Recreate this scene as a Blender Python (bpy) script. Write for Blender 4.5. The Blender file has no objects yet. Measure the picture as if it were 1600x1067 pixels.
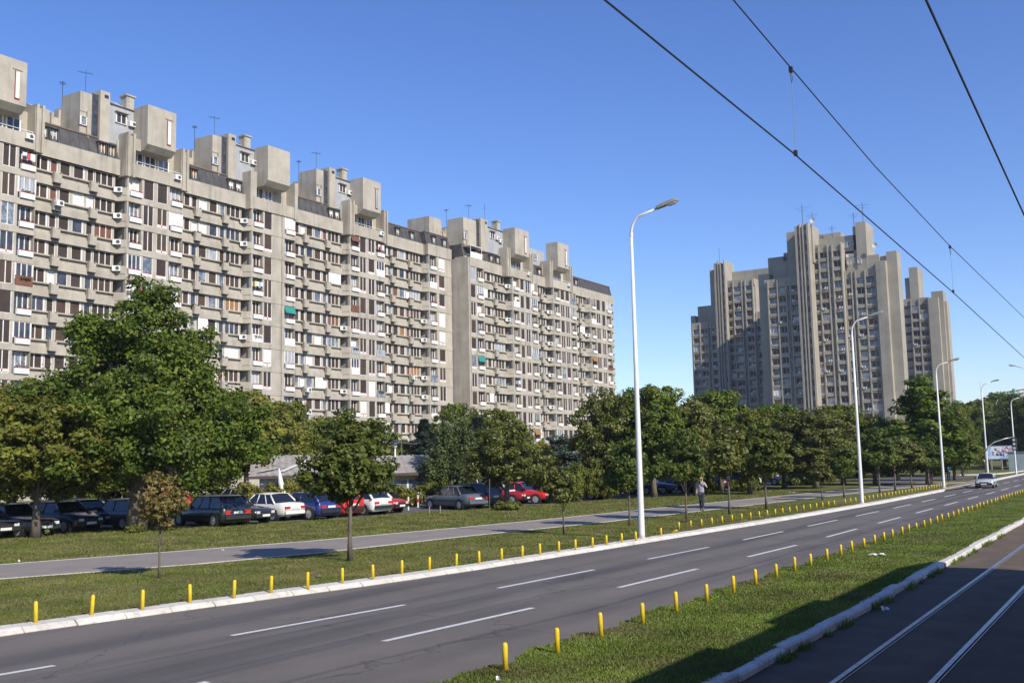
import bpy, math, random
import numpy as np
from mathutils import Vector, Matrix
R = math.radians
random.seed(7); RNG = np.random.default_rng(7)
S = bpy.context.scene
COL = S.collection

# ---------------------------------------------------------------- camera
H = 2.9; FPX = 1600.0; YAW, PITCH, ROLL = R(32.0), R(6.65), R(1.2)
f_ = Vector((-math.sin(YAW)*math.cos(PITCH), math.cos(YAW)*math.cos(PITCH), math.sin(PITCH)))
r0 = Vector((math.cos(YAW), math.sin(YAW), 0)); u0 = r0.cross(f_)
r_ = r0*math.cos(ROLL) - u0*math.sin(ROLL); u_ = u0*math.cos(ROLL) + r0*math.sin(ROLL)
cam = bpy.data.cameras.new("camera"); co = bpy.data.objects.new("camera", cam); COL.objects.link(co)
cam.sensor_width = 36; cam.lens = 36*FPX/1600; cam.clip_end = 6000; cam.clip_start = 0.1
co.matrix_world = Matrix(((r_.x, u_.x, -f_.x, 0), (r_.y, u_.y, -f_.y, 0), (r_.z, u_.z, -f_.z, H), (0, 0, 0, 1)))
S.camera = co
HAZE = 0.0002
def ray(x, y): return f_ + r_*((x-800)/FPX) + u_*((533.5-y)/FPX)
def G(x, y, z=0.0):                       # photo pixel -> point of the horizontal plane z
    d = ray(x, y); t = (z-H)/d.z; return Vector((d.x*t, d.y*t, z))
def along(x, y, dist):                    # point at a horizontal distance on a pixel's bearing
    d = ray(x, y); h = math.hypot(d.x, d.y); return Vector((d.x/h*dist, d.y/h*dist, H + d.z/h*dist))

# ---------------------------------------------------------------- world, sun, exposure
SUN_EL, SUN_AZ = 34.5, 108.5
w = bpy.data.worlds.new("World"); S.world = w; w.use_nodes = True
nt = w.node_tree; bg = nt.nodes["Background"]
sky = nt.nodes.new("ShaderNodeTexSky"); sky.sky_type = 'NISHITA'; sky.sun_disc = False
sky.sun_elevation = R(SUN_EL); sky.sun_rotation = R(SUN_AZ); sky.altitude = 80
sky.air_density = 1.0; sky.dust_density = 0.1; sky.ozone_density = 3.5
hsv = nt.nodes.new('ShaderNodeHueSaturation'); hsv.inputs['Saturation'].default_value = 1.18; hsv.inputs['Hue'].default_value = .513; nt.links.new(sky.outputs[0], hsv.inputs['Color'])
tn = nt.nodes.new('ShaderNodeMix'); tn.data_type = 'RGBA'; tn.blend_type = 'MULTIPLY'; tn.inputs[0].default_value = 1; tn.inputs[7].default_value = (.97, .97, 1.05, 1); nt.links.new(hsv.outputs[0], tn.inputs[6])
nt.links.new(tn.outputs[2], bg.inputs[0]); bg.inputs[1].default_value = 0.128
sl = bpy.data.lights.new("sun", 'SUN'); sl.energy = 4.6; sl.angle = R(0.5); sl.color = (1.0, 0.92, 0.80)
so = bpy.data.objects.new("sun", sl); COL.objects.link(so)
ts = Vector((math.sin(R(SUN_AZ))*math.cos(R(SUN_EL)), math.cos(R(SUN_AZ))*math.cos(R(SUN_EL)), math.sin(R(SUN_EL))))
so.rotation_euler = ts.to_track_quat('Z', 'Y').to_euler()
S.view_settings.view_transform = 'Standard'; S.view_settings.look = 'None'
S.view_settings.exposure = 0.38; S.view_settings.gamma = 1.0; S.view_settings.use_curve_mapping = False
S.render.engine = 'CYCLES'; S.cycles.transparent_max_bounces = 8; S.cycles.max_bounces = 6

# ---------------------------------------------------------------- helpers
def tag(o, label=None, cat=None, group=None, kind=None):
    if label: o['label'] = label
    if cat: o['category'] = cat
    if group: o['group'] = group
    if kind: o['kind'] = kind
    return o
def empty(name, loc=(0, 0, 0), rz=0.0, label=None, cat=None, group=None):
    o = bpy.data.objects.new(name, None); COL.objects.link(o); o.location = loc; o.rotation_euler = (0, 0, rz)
    o.empty_display_size = 0.2
    return tag(o, label, cat, group)
def link(name, me, parent=None, loc=None, rot=None, sc=None):
    o = bpy.data.objects.new(name, me); COL.objects.link(o)
    if parent: o.parent = parent
    if loc is not None: o.location = loc
    if rot is not None: o.rotation_euler = rot
    if sc is not None: o.scale = sc
    return o
class MB:
    def __init__(s): s.v = []; s.f = []; s.m = []
    def add(s, vs, fs, m=0):
        n = len(s.v); s.v += [tuple(p) for p in vs]; s.f += [tuple(i+n for i in q) for q in fs]; s.m += [m]*len(fs); return s
    def box(s, x0, x1, y0, y1, z0, z1, m=0):
        if x1 < x0: x0, x1 = x1, x0
        if y1 < y0: y0, y1 = y1, y0
        vs = [(x0,y0,z0),(x1,y0,z0),(x1,y1,z0),(x0,y1,z0),(x0,y0,z1),(x1,y0,z1),(x1,y1,z1),(x0,y1,z1)]
        return s.add(vs, [(0,3,2,1),(4,5,6,7),(0,1,5,4),(1,2,6,5),(2,3,7,6),(3,0,4,7)], m)
    def prism(s, poly, z0, z1, m=0):
        n = len(poly); a = sum(poly[i][0]*poly[(i+1) % n][1]-poly[(i+1) % n][0]*poly[i][1] for i in range(n))
        if a < 0: poly = poly[::-1]
        vs = [(p[0], p[1], z0) for p in poly]+[(p[0], p[1], z1) for p in poly]
        return s.add(vs, [tuple(range(n))[::-1], tuple(range(n, 2*n))]+[(i, (i+1) % n, n+(i+1) % n, n+i) for i in range(n)], m)
    def prism_y(s, poly, y0, y1, m=0):     # poly in (x,z), extruded along y
        n = len(poly); vs = [(p[0], y0, p[1]) for p in poly]+[(p[0], y1, p[1]) for p in poly]
        return s.add(vs, [tuple(range(n)), tuple(range(n, 2*n))[::-1]]+[((i+1) % n, i, n+i, n+(i+1) % n) for i in range(n)], m)
    def tube(s, pts, rad, n=8, m=0, cap=True):
        pts = [Vector(p) for p in pts]
        if not hasattr(rad, '__len__'): rad = [rad]*len(pts)
        k = len(s.v); prev = None
        for i, p in enumerate(pts):
            t = (pts[min(i+1, len(pts)-1)]-pts[max(i-1, 0)]).normalized()
            a = prev if prev else (Vector((1, 0, 0)) if abs(t.x) < .9 else Vector((0, 1, 0)))
            e1 = (a-t*a.dot(t)).normalized(); e2 = t.cross(e1); prev = e1
            for j in range(n):
                c = math.cos(2*math.pi*j/n); q = math.sin(2*math.pi*j/n); s.v.append(tuple(p+(e1*c+e2*q)*rad[i]))
        for i in range(len(pts)-1):
            for j in range(n):
                s.f.append((k+i*n+j, k+i*n+(j+1) % n, k+(i+1)*n+(j+1) % n, k+(i+1)*n+j)); s.m.append(m)
        if cap:
            s.f.append(tuple(k+j for j in range(n))[::-1]); s.m.append(m)
            s.f.append(tuple(k+(len(pts)-1)*n+j for j in range(n))); s.m.append(m)
        return s
    def mesh(s, name, mats, smooth=False):
        me = bpy.data.meshes.new(name); me.from_pydata(s.v, [], s.f)
        for mt in (mats if isinstance(mats, (list, tuple)) else [mats]): me.materials.append(mt)
        if len(me.materials) > 1: me.polygons.foreach_set('material_index', s.m)
        if smooth: me.polygons.foreach_set('use_smooth', [True]*len(s.f))
        me.update(); return me
    def build(s, name, mats, parent=None, smooth=False, loc=None, rot=None):
        return link(name, s.mesh(name, mats, smooth), parent, loc, rot)
    def merge(s, other, M=None, mo=0):
        n = len(s.v)
        s.v += [tuple(M @ Vector(p)) for p in other.v] if M else list(other.v)
        s.f += [tuple(i+n for i in q) for q in other.f]; s.m += [k+mo for k in other.m]; return s
def bevel(o, w=0.02, seg=2):
    b = o.modifiers.new('bevel', 'BEVEL'); b.width = w; b.segments = seg; b.limit_method = 'ANGLE'; b.angle_limit = R(40); return o

# ---------------------------------------------------------------- materials
MATS = {}
def mat(name, c1, c2=None, scale=3.0, rough=0.8, bump=0.0, bscale=40.0, metal=0.0, stretch=None, spec=0.5, det=6, lo=.35, hi=.65,
        streak=None, coat=0.0, space='Object', trans=0.0):
    if name in MATS: return MATS[name]
    m = bpy.data.materials.new(name); m.use_nodes = True; t = m.node_tree; b = t.nodes['Principled BSDF']; L = t.links
    b.inputs['Roughness'].default_value = rough; b.inputs['Metallic'].default_value = metal
    b.inputs['Specular IOR Level'].default_value = spec; b.inputs['Coat Weight'].default_value = coat
    b.inputs['Base Color'].default_value = (*c1, 1)
    tc = t.nodes.new('ShaderNodeTexCoord'); src = tc.outputs[space]
    if c2:
        mp = t.nodes.new('ShaderNodeMapping'); L.new(src, mp.inputs[0]); mp.inputs['Scale'].default_value = stretch or (1, 1, 1)
        n = t.nodes.new('ShaderNodeTexNoise'); n.inputs['Scale'].default_value = scale; n.inputs['Detail'].default_value = det
        n.inputs['Roughness'].default_value = .62; L.new(mp.outputs[0], n.inputs[0])
        r = t.nodes.new('ShaderNodeMapRange'); r.inputs[1].default_value = lo; r.inputs[2].default_value = hi; L.new(n.outputs[0], r.inputs[0])
        x = t.nodes.new('ShaderNodeMix'); x.data_type = 'RGBA'; x.inputs[6].default_value = (*c1, 1); x.inputs[7].default_value = (*c2, 1)
        L.new(r.outputs[0], x.inputs[0]); out = x.outputs[2]
        for (sc, st, col, amt, l2, h2) in (streak or []):
            mp2 = t.nodes.new('ShaderNodeMapping'); L.new(src, mp2.inputs[0]); mp2.inputs['Scale'].default_value = st
            n2 = t.nodes.new('ShaderNodeTexNoise'); n2.inputs['Scale'].default_value = sc; n2.inputs['Detail'].default_value = 5; L.new(mp2.outputs[0], n2.inputs[0])
            r2 = t.nodes.new('ShaderNodeMapRange'); r2.inputs[1].default_value = l2; r2.inputs[2].default_value = h2; r2.inputs[4].default_value = amt; L.new(n2.outputs[0], r2.inputs[0])
            x2 = t.nodes.new('ShaderNodeMix'); x2.data_type = 'RGBA'; x2.inputs[7].default_value = (*col, 1)
            L.new(r2.outputs[0], x2.inputs[0]); L.new(out, x2.inputs[6]); out = x2.outputs[2]
        L.new(out, b.inputs['Base Color'])
    if bump:
        n3 = t.nodes.new('ShaderNodeTexNoise'); n3.inputs['Scale'].default_value = bscale; n3.inputs['Detail'].default_value = 5; L.new(src, n3.inputs[0])
        bp = t.nodes.new('ShaderNodeBump'); bp.inputs['Strength'].default_value = bump; bp.inputs['Distance'].default_value = .02
        L.new(n3.outputs[0], bp.inputs['Height']); L.new(bp.outputs[0], b.inputs['Normal'])
    MATS[name] = m; return m
concrete = mat('concrete', (.335, .302, .246), (.43, .395, .328), .55, .9, .35, 9, streak=[
    (1.6, (.9, .9, .09), (.17, .15, .12), .6, .5, .76), (.13, (1, 1, 1.6), (.46, .42, .34), .5, .5, .7), (14, (1, 1, 1), (.2, .18, .14), .35, .5, .75)])
concrete_lt = mat('concrete_light', (.40, .37, .30), (.50, .46, .38), .8, .9, .3, 9, streak=[(1.8, (1, 1, .1), (.2, .17, .13), .5, .52, .78)])
tconc = mat('tower_concrete', (.275, .25, .20), (.345, .315, .255), .25, .9, .3, 5, streak=[
    (.5, (.9, .9, .06), (.15, .13, .10), .5, .5, .75), (.08, (1, 1, 1.6), (.40, .36, .29), .5, .5, .7)])
grey_paint = mat('grey_painted_wall', (.30, .31, .32), (.36, .37, .38), 1, .8, .15, 12, streak=[(1.5, (1, 1, .1), (.2, .2, .2), .4, .52, .8)])
mansard_m = mat('mansard_sheet', (.055, .052, .05), (.09, .085, .08), 1.2, .55, .1, 12)
cap_m = mat('roof_cap_rust', (.12, .08, .05), (.2, .14, .09), 4, .8)
white_fr = mat('white_frame', (.72, .70, .66), (.6, .57, .52), 2, .6)
white_pan = mat('white_panel', (.78, .77, .74), (.66, .65, .62), 1.3, .6)
red_trim = mat('red_trim', (.22, .02, .015), (.3, .04, .03), 3, .6)
ac_m = mat('ac_casing', (.74, .74, .71), (.62, .62, .58), 3, .5)
dark_m = mat('dark_gap', (.02, .02, .022), rough=.6)
fan_m = mat('fan_grille', (.07, .07, .075), rough=.5)
def blind(name, c1, c2, rough=.55, sc=9):
    m = mat(name, c1, c2, 1.1, rough, 0, lo=.3, hi=.7)
    t = m.node_tree; L = t.links; b = t.nodes['Principled BSDF']
    tc = [n for n in t.nodes if n.type == 'TEX_COORD'][0]
    wv = t.nodes.new('ShaderNodeTexWave'); wv.bands_direction = 'Z'; wv.inputs['Scale'].default_value = sc; L.new(tc.outputs['Object'], wv.inputs[0])
    bp = t.nodes.new('ShaderNodeBump'); bp.inputs['Strength'].default_value = .5; bp.inputs['Distance'].default_value = .02
    L.new(wv.outputs[1], bp.inputs['Height']); L.new(bp.outputs[0], b.inputs['Normal']); return m
BL = {'brown': blind('brown_roller_blind', (.045, .026, .018), (.085, .05, .03)),
      'dkbrown': blind('dark_brown_roller_blind', (.026, .017, .014), (.05, .03, .022)),
      'ochre': blind('ochre_roller_blind', (.26, .13, .04), (.34, .18, .06)),
      'rust': blind('rusty_brown_roller_blind', (.13, .05, .03), (.19, .08, .045)),
      'white': blind('white_roller_blind', (.78, .77, .74), (.68, .67, .63)),
      'teal': blind('teal_awning_cloth', (.02, .22, .19), (.03, .27, .23)),
      'glass': mat('window_glass', (.10, .12, .14), (.26, .28, .30), 1.6, .12, spec=.8, lo=.45, hi=.6),
      'curtain': mat('curtained_glass', (.45, .47, .48), (.2, .22, .25), 2.4, .2, spec=.6, stretch=(3, 3, .3)),
      'dark': mat('dark_glass', (.02, .022, .028), (.07, .07, .075), 1.3, .12, spec=.8)}
plant_m = mat('potted_green', (.05, .09, .02), (.09, .13, .04), 8, .8)
flower_m = mat('potted_red', (.32, .06, .04), (.1, .12, .04), 7, .8)
cloth_ms = [mat('laundry_white', (.8, .8, .8), rough=.9), mat('laundry_blue', (.25, .4, .7), rough=.9), mat('laundry_red', (.5, .08, .08), rough=.9), mat('laundry_yellow', (.7, .55, .1), rough=.9)]
asphalt = mat('asphalt', (.112, .098, .085), (.138, .121, .106), .5, .92, .5, 55, streak=[
    (.9, (1.3, .035, 1), (.055, .052, .055), .75, .48, .66), (60, (1, 1, 1), (.18, .17, .155), .35, .5, .72), (.25, (1, .3, 1), (.165, .146, .128), .6, .52, .75)], space='Object')
def lane_band(m):     # oil-darkened strip along the middle of each lane
    t = m.node_tree; L = t.links; b = t.nodes['Principled BSDF']; src = b.inputs['Base Color'].links[0].from_socket
    tc = t.nodes.new('ShaderNodeTexCoord'); sp = t.nodes.new('ShaderNodeSeparateXYZ'); L.new(tc.outputs['Object'], sp.inputs[0])
    a = t.nodes.new('ShaderNodeMath'); a.operation = 'MULTIPLY_ADD'; a.inputs[1].default_value = 2.167; a.inputs[2].default_value = 12.45*2.167; L.new(sp.outputs[0], a.inputs[0])
    c = t.nodes.new('ShaderNodeMath'); c.operation = 'COSINE'; L.new(a.outputs[0], c.inputs[0])
    r = t.nodes.new('ShaderNodeMapRange'); r.inputs[1].default_value = .35; r.inputs[2].default_value = 1.0; r.inputs[4].default_value = .42; L.new(c.outputs[0], r.inputs[0])
    n = t.nodes.new('ShaderNodeTexNoise'); n.inputs['Scale'].default_value = .35; n.inputs['Detail'].default_value = 3; L.new(tc.outputs['Object'], n.inputs[0])
    mu = t.nodes.new('ShaderNodeMath'); mu.operation = 'MULTIPLY'; L.new(r.outputs[0], mu.inputs[0]); mr = t.nodes.new('ShaderNodeMapRange'); mr.inputs[1].default_value = .3; mr.inputs[2].default_value = .6; L.new(n.outputs[0], mr.inputs[0]); L.new(mr.outputs[0], mu.inputs[1])
    x = t.nodes.new('ShaderNodeMix'); x.data_type = 'RGBA'; x.inputs[7].default_value = (.045, .042, .043, 1); L.new(mu.outputs[0], x.inputs[0]); L.new(src, x.inputs[6])
    v = t.nodes.new('ShaderNodeTexVoronoi'); v.feature = 'DISTANCE_TO_EDGE'; v.inputs['Scale'].default_value = .16; nn = t.nodes.new('ShaderNodeTexNoise'); nn.inputs['Scale'].default_value = 1.2; nn.inputs['Detail'].default_value = 6
    L.new(tc.outputs['Object'], nn.inputs[0]); va = t.nodes.new('ShaderNodeVectorMath'); va.operation = 'MULTIPLY_ADD'; va.inputs[1].default_value = (1.6, 1.6, 0); L.new(nn.outputs[1], va.inputs[0]); L.new(tc.outputs['Object'], va.inputs[2]); L.new(va.outputs[0], v.inputs['Vector'])
    cr = t.nodes.new('ShaderNodeMapRange'); cr.inputs[1].default_value = .0; cr.inputs[2].default_value = .006; cr.inputs[3].default_value = .55; cr.inputs[4].default_value = 0; L.new(v.outputs[0], cr.inputs[0])
    y = t.nodes.new('ShaderNodeMix'); y.data_type = 'RGBA'; y.inputs[7].default_value = (.03, .03, .03, 1); L.new(cr.outputs[0], y.inputs[0]); L.new(x.outputs[2], y.inputs[6]); L.new(y.outputs[2], b.inputs['Base Color'])
lane_band(asphalt)
path_m = mat('path_asphalt', (.215, .187, .16), (.255, .222, .192), .8, .93, .4, 50, streak=[(45, (1, 1, 1), (.12, .115, .11), .4, .5, .7)])
lot_m = mat('parking_asphalt', (.08, .077, .075), (.12, .115, .11), .5, .92, .4, 40)
kerb_m = mat('kerb_concrete', (.60, .575, .52), (.47, .445, .39), 1.4, .85, .3, 30, streak=[(7, (1, 1, 1), (.3, .27, .22), .5, .52, .7)])
paint_m = mat('road_paint', (.62, .62, .60), (.40, .40, .39), 9, .75, .2, 50, lo=.4, hi=.8)
bed_m = mat('tram_bed', (.085, .056, .034), (.13, .09, .056), 1.2, .95, .6, 40, streak=[(.6, (1.5, .05, 1), (.07, .055, .045), .6, .45, .7), (50, (1, 1, 1), (.18, .15, .12), .3, .5, .7)])
steel_m = mat('rail_steel', (.48, .47, .46), (.3, .27, .24), 6, .35, metal=.85)
yellow_m = mat('yellow_paint', (.78, .56, .02), (.62, .42, .02), 6, .55, .1, 30, streak=[(9, (1, 1, 1), (.25, .16, .04), .7, .62, .75)])
pole_m = mat('white_pole_paint', (.70, .70, .68), (.60, .60, .57), 2, .5)
lampcase_m = mat('lamp_casing', (.30, .29, .25), (.24, .23, .20), 3, .5)
lampglass_m = mat('lamp_bowl', (.55, .56, .55), rough=.25, spec=.7)
wire_m = mat('wire_dark', (.02, .02, .022), rough=.5)
bark_m = mat('bark', (.10, .08, .06), (.17, .14, .11), 6, .95, .6, 14, stretch=(1, 1, .25))
birch_m = mat('birch_bark', (.6, .58, .52), (.15, .13, .11), 5, .9, stretch=(1, 1, 3), lo=.5, hi=.6)
stake_m = mat('stake_wood', (.30, .24, .17), (.22, .17, .12), 6, .9)
def grass_mat(name, g1, g2, straw, amt):
    return mat(name, g1, g2, .8, .95, .9, 30, spec=.15, streak=[
        (.35, (1, 1, 1), straw, amt, .45, .68), (2.6, (1, 1, 1), straw, amt*.7, .5, .72), (22, (1, 1, 1), (.03, .045, .01), .65, .46, .7), (55, (1, 1, 1), (.17, .18, .07), .5, .5, .72)])
lawn_m = grass_mat('lawn', (.075, .105, .020), (.110, .135, .032), (.215, .17, .070), .95)
median_m = grass_mat('median_lawn', (.072, .110, .018), (.105, .140, .028), (.17, .155, .055), .4)
earth_m = mat('earth', (.07, .085, .03), (.12, .11, .06), .05, .95)
def leaf_mat(name, dark, lite, alt, altp=.06, tr=.34, straw=None):
    dark = tuple(v*1.5 for v in dark); lite = tuple(v*1.55 for v in lite)
    m = bpy.data.materials.new(name); m.use_nodes = True; t = m.node_tree; t.nodes.clear(); L = t.links
    g = t.nodes.new('ShaderNodeNewGeometry'); cr = t.nodes.new('ShaderNodeValToRGB'); e = cr.color_ramp.elements
    e[0].color = (*dark, 1); e[0].position = 0; e[1].color = (*lite, 1); e[1].position = 1-altp-.03
    q = cr.color_ramp.elements.new(1-altp); q.color = (*alt, 1)
    L.new(g.outputs['Random Per Island'], cr.inputs[0]); csrc = cr.outputs[0]
    if straw:
        tcs = t.nodes.new('ShaderNodeTexCoord'); ns = t.nodes.new('ShaderNodeTexNoise'); ns.inputs['Scale'].default_value = .55; ns.inputs['Detail'].default_value = 4; L.new(tcs.outputs['Object'], ns.inputs[0])
        ms = t.nodes.new('ShaderNodeMapRange'); ms.inputs[1].default_value = .46; ms.inputs[2].default_value = .66; ms.inputs[4].default_value = .85; L.new(ns.outputs[0], ms.inputs[0])
        xs = t.nodes.new('ShaderNodeMix'); xs.data_type = 'RGBA'; xs.inputs[7].default_value = (*straw, 1); L.new(ms.outputs[0], xs.inputs[0]); L.new(csrc, xs.inputs[6]); csrc = xs.outputs[2]
    tc = t.nodes.new('ShaderNodeTexCoord'); n = t.nodes.new('ShaderNodeTexNoise'); n.inputs['Scale'].default_value = .7; L.new(tc.outputs['Object'], n.inputs[0])
    hs = t.nodes.new('ShaderNodeHueSaturation'); mr = t.nodes.new('ShaderNodeMapRange'); mr.inputs[1].default_value = .35; mr.inputs[2].default_value = .65
    mr.inputs[3].default_value = .8; mr.inputs[4].default_value = 1.25; L.new(n.outputs[0], mr.inputs[0]); L.new(mr.outputs[0], hs.inputs['Value']); L.new(csrc, hs.inputs['Color'])
    oi = t.nodes.new('ShaderNodeObjectInfo'); mr2 = t.nodes.new('ShaderNodeMapRange'); mr2.inputs[3].default_value = .485; mr2.inputs[4].default_value = .515
    L.new(oi.outputs['Random'], mr2.inputs[0]); L.new(mr2.outputs[0], hs.inputs['Hue'])
    b = t.nodes.new('ShaderNodeBsdfPrincipled'); b.inputs['Roughness'].default_value = .5; b.inputs['Specular IOR Level'].default_value = .22; L.new(hs.outputs[0], b.inputs['Base Color'])
    tl = t.nodes.new('ShaderNodeBsdfTranslucent'); L.new(hs.outputs[0], tl.inputs[0])
    mx = t.nodes.new('ShaderNodeMixShader'); mx.inputs[0].default_value = tr; L.new(b.outputs[0], mx.inputs[1]); L.new(tl.outputs[0], mx.inputs[2])
    o = t.nodes.new('ShaderNodeOutputMaterial'); L.new(mx.outputs[0], o.inputs[0]); return m
LEAF = {'linden': leaf_mat('linden_leaf', (.028, .048, .006), (.098, .128, .014), (.22, .20, .05), .05),
        'olive': leaf_mat('olive_leaf', (.045, .062, .008), (.115, .130, .020), (.20, .15, .03), .05),
        'autumn': leaf_mat('autumn_leaf', (.08, .09, .02), (.20, .15, .05), (.22, .13, .05), .2),
        'maple': leaf_mat('maple_leaf', (.030, .048, .008), (.088, .110, .020), (.20, .18, .06), .06),
        'dusty': leaf_mat('dusty_leaf', (.042, .056, .010), (.112, .120, .022), (.26, .25, .11), .10),
        'yellow': leaf_mat('yellowing_leaf', (.085, .095, .014), (.175, .165, .03), (.26, .2, .04), .1),
        'spruce': leaf_mat('spruce_needle', (.022, .040, .024), (.060, .085, .062), (.10, .13, .11), .1, .1),
        'birch': leaf_mat('birch_leaf', (.045, .062, .018), (.095, .115, .042), (.16, .16, .06), .05),
        'grass': leaf_mat('grass_blade', (.075, .108, .015), (.125, .150, .028), (.20, .17, .07), .12, .35),
        'mediangrass': leaf_mat('median_grass_blade', (.075, .112, .015), (.125, .158, .028), (.22, .19, .08), .12, .35, (.16, .15, .058)),
        'drygrass': leaf_mat('dry_grass_blade', (.070, .095, .015), (.118, .135, .028), (.21, .17, .07), .18, .35, (.205, .17, .075))}

# ---------------------------------------------------------------- ground, road, lawns
def strip_obj(name, left, right, z, m, thick=None, kind='structure'):
    """sheet between two polylines of equal length; with thick it is a slab with sides"""
    n = len(left); vs = [(p[0], p[1], z) for p in left]+[(p[0], p[1], z) for p in right]
    mb = MB(); mb.add(vs, [(i, n+i, n+i+1, i+1) for i in range(n-1)])
    if thick:
        vs2 = [(p[0], p[1], z-thick) for p in left]+[(p[0], p[1], z-thick) for p in right]; k = len(mb.v); mb.v += vs2
        for i in range(n-1):
            mb.f.append((i, i+1, k+i+1, k+i)); mb.f.append((n+i+1, n+i, k+n+i, k+n+i+1)); mb.m += [0, 0]
        mb.f += [(0, k, k+n, n), (n-1, 2*n-1, k+2*n-1, k+n-1)]; mb.m += [0, 0]
    o = mb.build(name, m); tag(o, kind=kind); return o
MB().add([(-2500, -2500, -.02), (2500, -2500, -.02), (2500, 2500, -.02), (-2500, 2500, -.02)], [(0, 1, 2, 3)]).build('ground', earth_m)['kind'] = 'structure'
KP = [(-60, -20.5), (-10, -18.7), (5, -18.2), (11, -17.7), (14.5, -17.2), (19, -16.4), (23, -15.9), (29, -15.5), (35, -15.15), (46, -14.5), (62, -13.9), (90, -13.7), (140, -14.0), (200, -14), (420, -14)]
ky = [k[0] for k in KP]; kx = [k[1] for k in KP]
def kerbx(y): return float(np.interp(y, ky, kx))
YS = [-60+4*i for i in range(121)]
strip_obj('road', [(kerbx(y), y) for y in YS], [(-7.5, y) for y in YS], 0.0, asphalt)
strip_obj('lawn', [(-93, y) for y in YS], [(kerbx(y)-.37, y) for y in YS], 0.10, lawn_m, .11)
def MEDX(y): return -7.93 + .10*math.sin(y*1.7)+.07*math.sin(y*4.1+1)+.05*math.sin(y*9.3)
YM = [-20+.35*i for i in range(400)]+[120+6*i for i in range(50)]
strip_obj('median_lawn', [(MEDX(y), y) for y in YM], [(-4.94, y) for y in YM], 0.13, median_m, .15)
strip_obj('tram_track_bed', [(-4.96, y) for y in YS], [(40, y) for y in YS], 0.02, bed_m)
# kerbs, cut in stones
random.seed(3); mb = MB(); y = -20.0
while y < 190:
    L = .98 if y < 100 else 6; a, b = kerbx(y), kerbx(y+L-.018); dz = random.uniform(-.006, .006); dx = random.uniform(-.012, .012)
    e_ = y+L-.018; mb.add([(a-.36+dx, y, -.01), (a+.06+dx, y, -.01), (b+.06+dx, e_, -.01), (b-.36+dx, e_, -.01), (a-.36+dx, y, .135+dz), (a-.04+dx, y, .11+dz), (b-.04+dx, e_, .11+dz), (b-.36+dx, e_, .135+dz), (a+.06+dx, y, .035), (b+.06+dx, e_, .035)],
           [(0, 3, 2, 1), (4, 5, 6, 7), (5, 8, 9, 6), (8, 1, 2, 9), (3, 0, 4, 7), (0, 1, 8, 5, 4), (2, 3, 7, 6, 9)]); y += L
bevel(tag(mb.build('road_kerb', kerb_m), kind='structure'), .015, 1)
mb = MB(); y = -20.0
while y < 190:
    L = 1.0 if y < 80 else 5; dz = random.uniform(-.02, .02); dx = random.uniform(-.03, .03); r = random.uniform(-.02, .02)
    mb.prism([(-5.0+dx, y), (-4.77+dx, y), (-4.77+dx+r, y+L-.03), (-5.0+dx+r, y+L-.03)], 0, .145+dz); y += L
bevel(tag(mb.build('track_kerb', kerb_m), kind='structure'), .03, 1)
for nm, xr in (('rail', -3.70), ('rail', -2.62), ('rail', .95), ('rail', 2.03)):
    pass
mb = MB()
for xr in (-3.72, -2.64, 1.54, 2.62):
    mb.box(xr-.035, xr+.035, -40, 400, .0, .045); mb.box(xr+.055, xr+.068, -40, 400, .0, .03)
tag(mb.build('tram_rails', steel_m), kind='structure')
# lane dashes: two rows measured from the photograph
mb = MB()
def dash(x, y0, y1, w=.13): mb.add([(x[0]-w/2, y0, .005), (x[0]+w/2, y0, .005), (x[1]+w/2, y1, .005), (x[1]-w/2, y1, .005)], [(0, 1, 2, 3)])
for k in range(-2, 25):
    y0 = 13.5+7.85*k; xa = lambda yy: float(np.interp(yy, [0, 13.5, 18, 26, 33, 90], [-11.7, -11.05, -10.75, -10.45, -10.2, -10.1])); dash((xa(y0), xa(y0+4.3)), y0, y0+4.3)
    y0 = 12.8+7.4*k; xb = lambda yy: float(np.interp(yy, [5, 12.8, 20, 24.5, 31.3, 60, 90], [-14.9, -13.85, -13.15, -12.9, -12.6, -12.1, -12.0])); dash((xb(y0), xb(y0+4.3)), y0, y0+4.3)
tag(mb.build('lane_markings', paint_m), kind='structure')
# footpath with its pale edging
pN = [(-33, -20), (-29.3, 5), (-26.2, 16.0), (-24.2, 20.8), (-23.2, 25), (-22.7, 32), (-21.4, 41), (-20.6, 52), (-19.3, 70), (-17.7, 86), (-16.3, 97), (-15.2, 104)]
pF = [(-37, -20), (-33, 5), (-30.0, 18.5), (-28.3, 24), (-27.0, 28.5), (-25.8, 36), (-25.0, 42), (-24.2, 52), (-22.6, 70), (-20.6, 86), (-19.6, 97), (-18.8, 104)]
path = strip_obj('footpath', pF, pN, .106, path_m)
off = lambda P, d: [(x+d, y) for x, y in P]
strip_obj('footpath_edging', pN, off(pN, .14), .112, kerb_m, .02); strip_obj('footpath_edging', off(pF, -.14), pF, .112, kerb_m, .02)
lotE = [(-20, -48), (27, -43.6), (31, -42), (34, -39.6), (40, -36.8), (47, -36.2), (57, -33.5), (66, -32.3), (80, -31.2), (96, -30.5), (118, -29)]
strip_obj('parking_lot', [(-88, a) for a, b in lotE], [(b-.1, a) for a, b in lotE], .107, lot_m)
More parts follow.
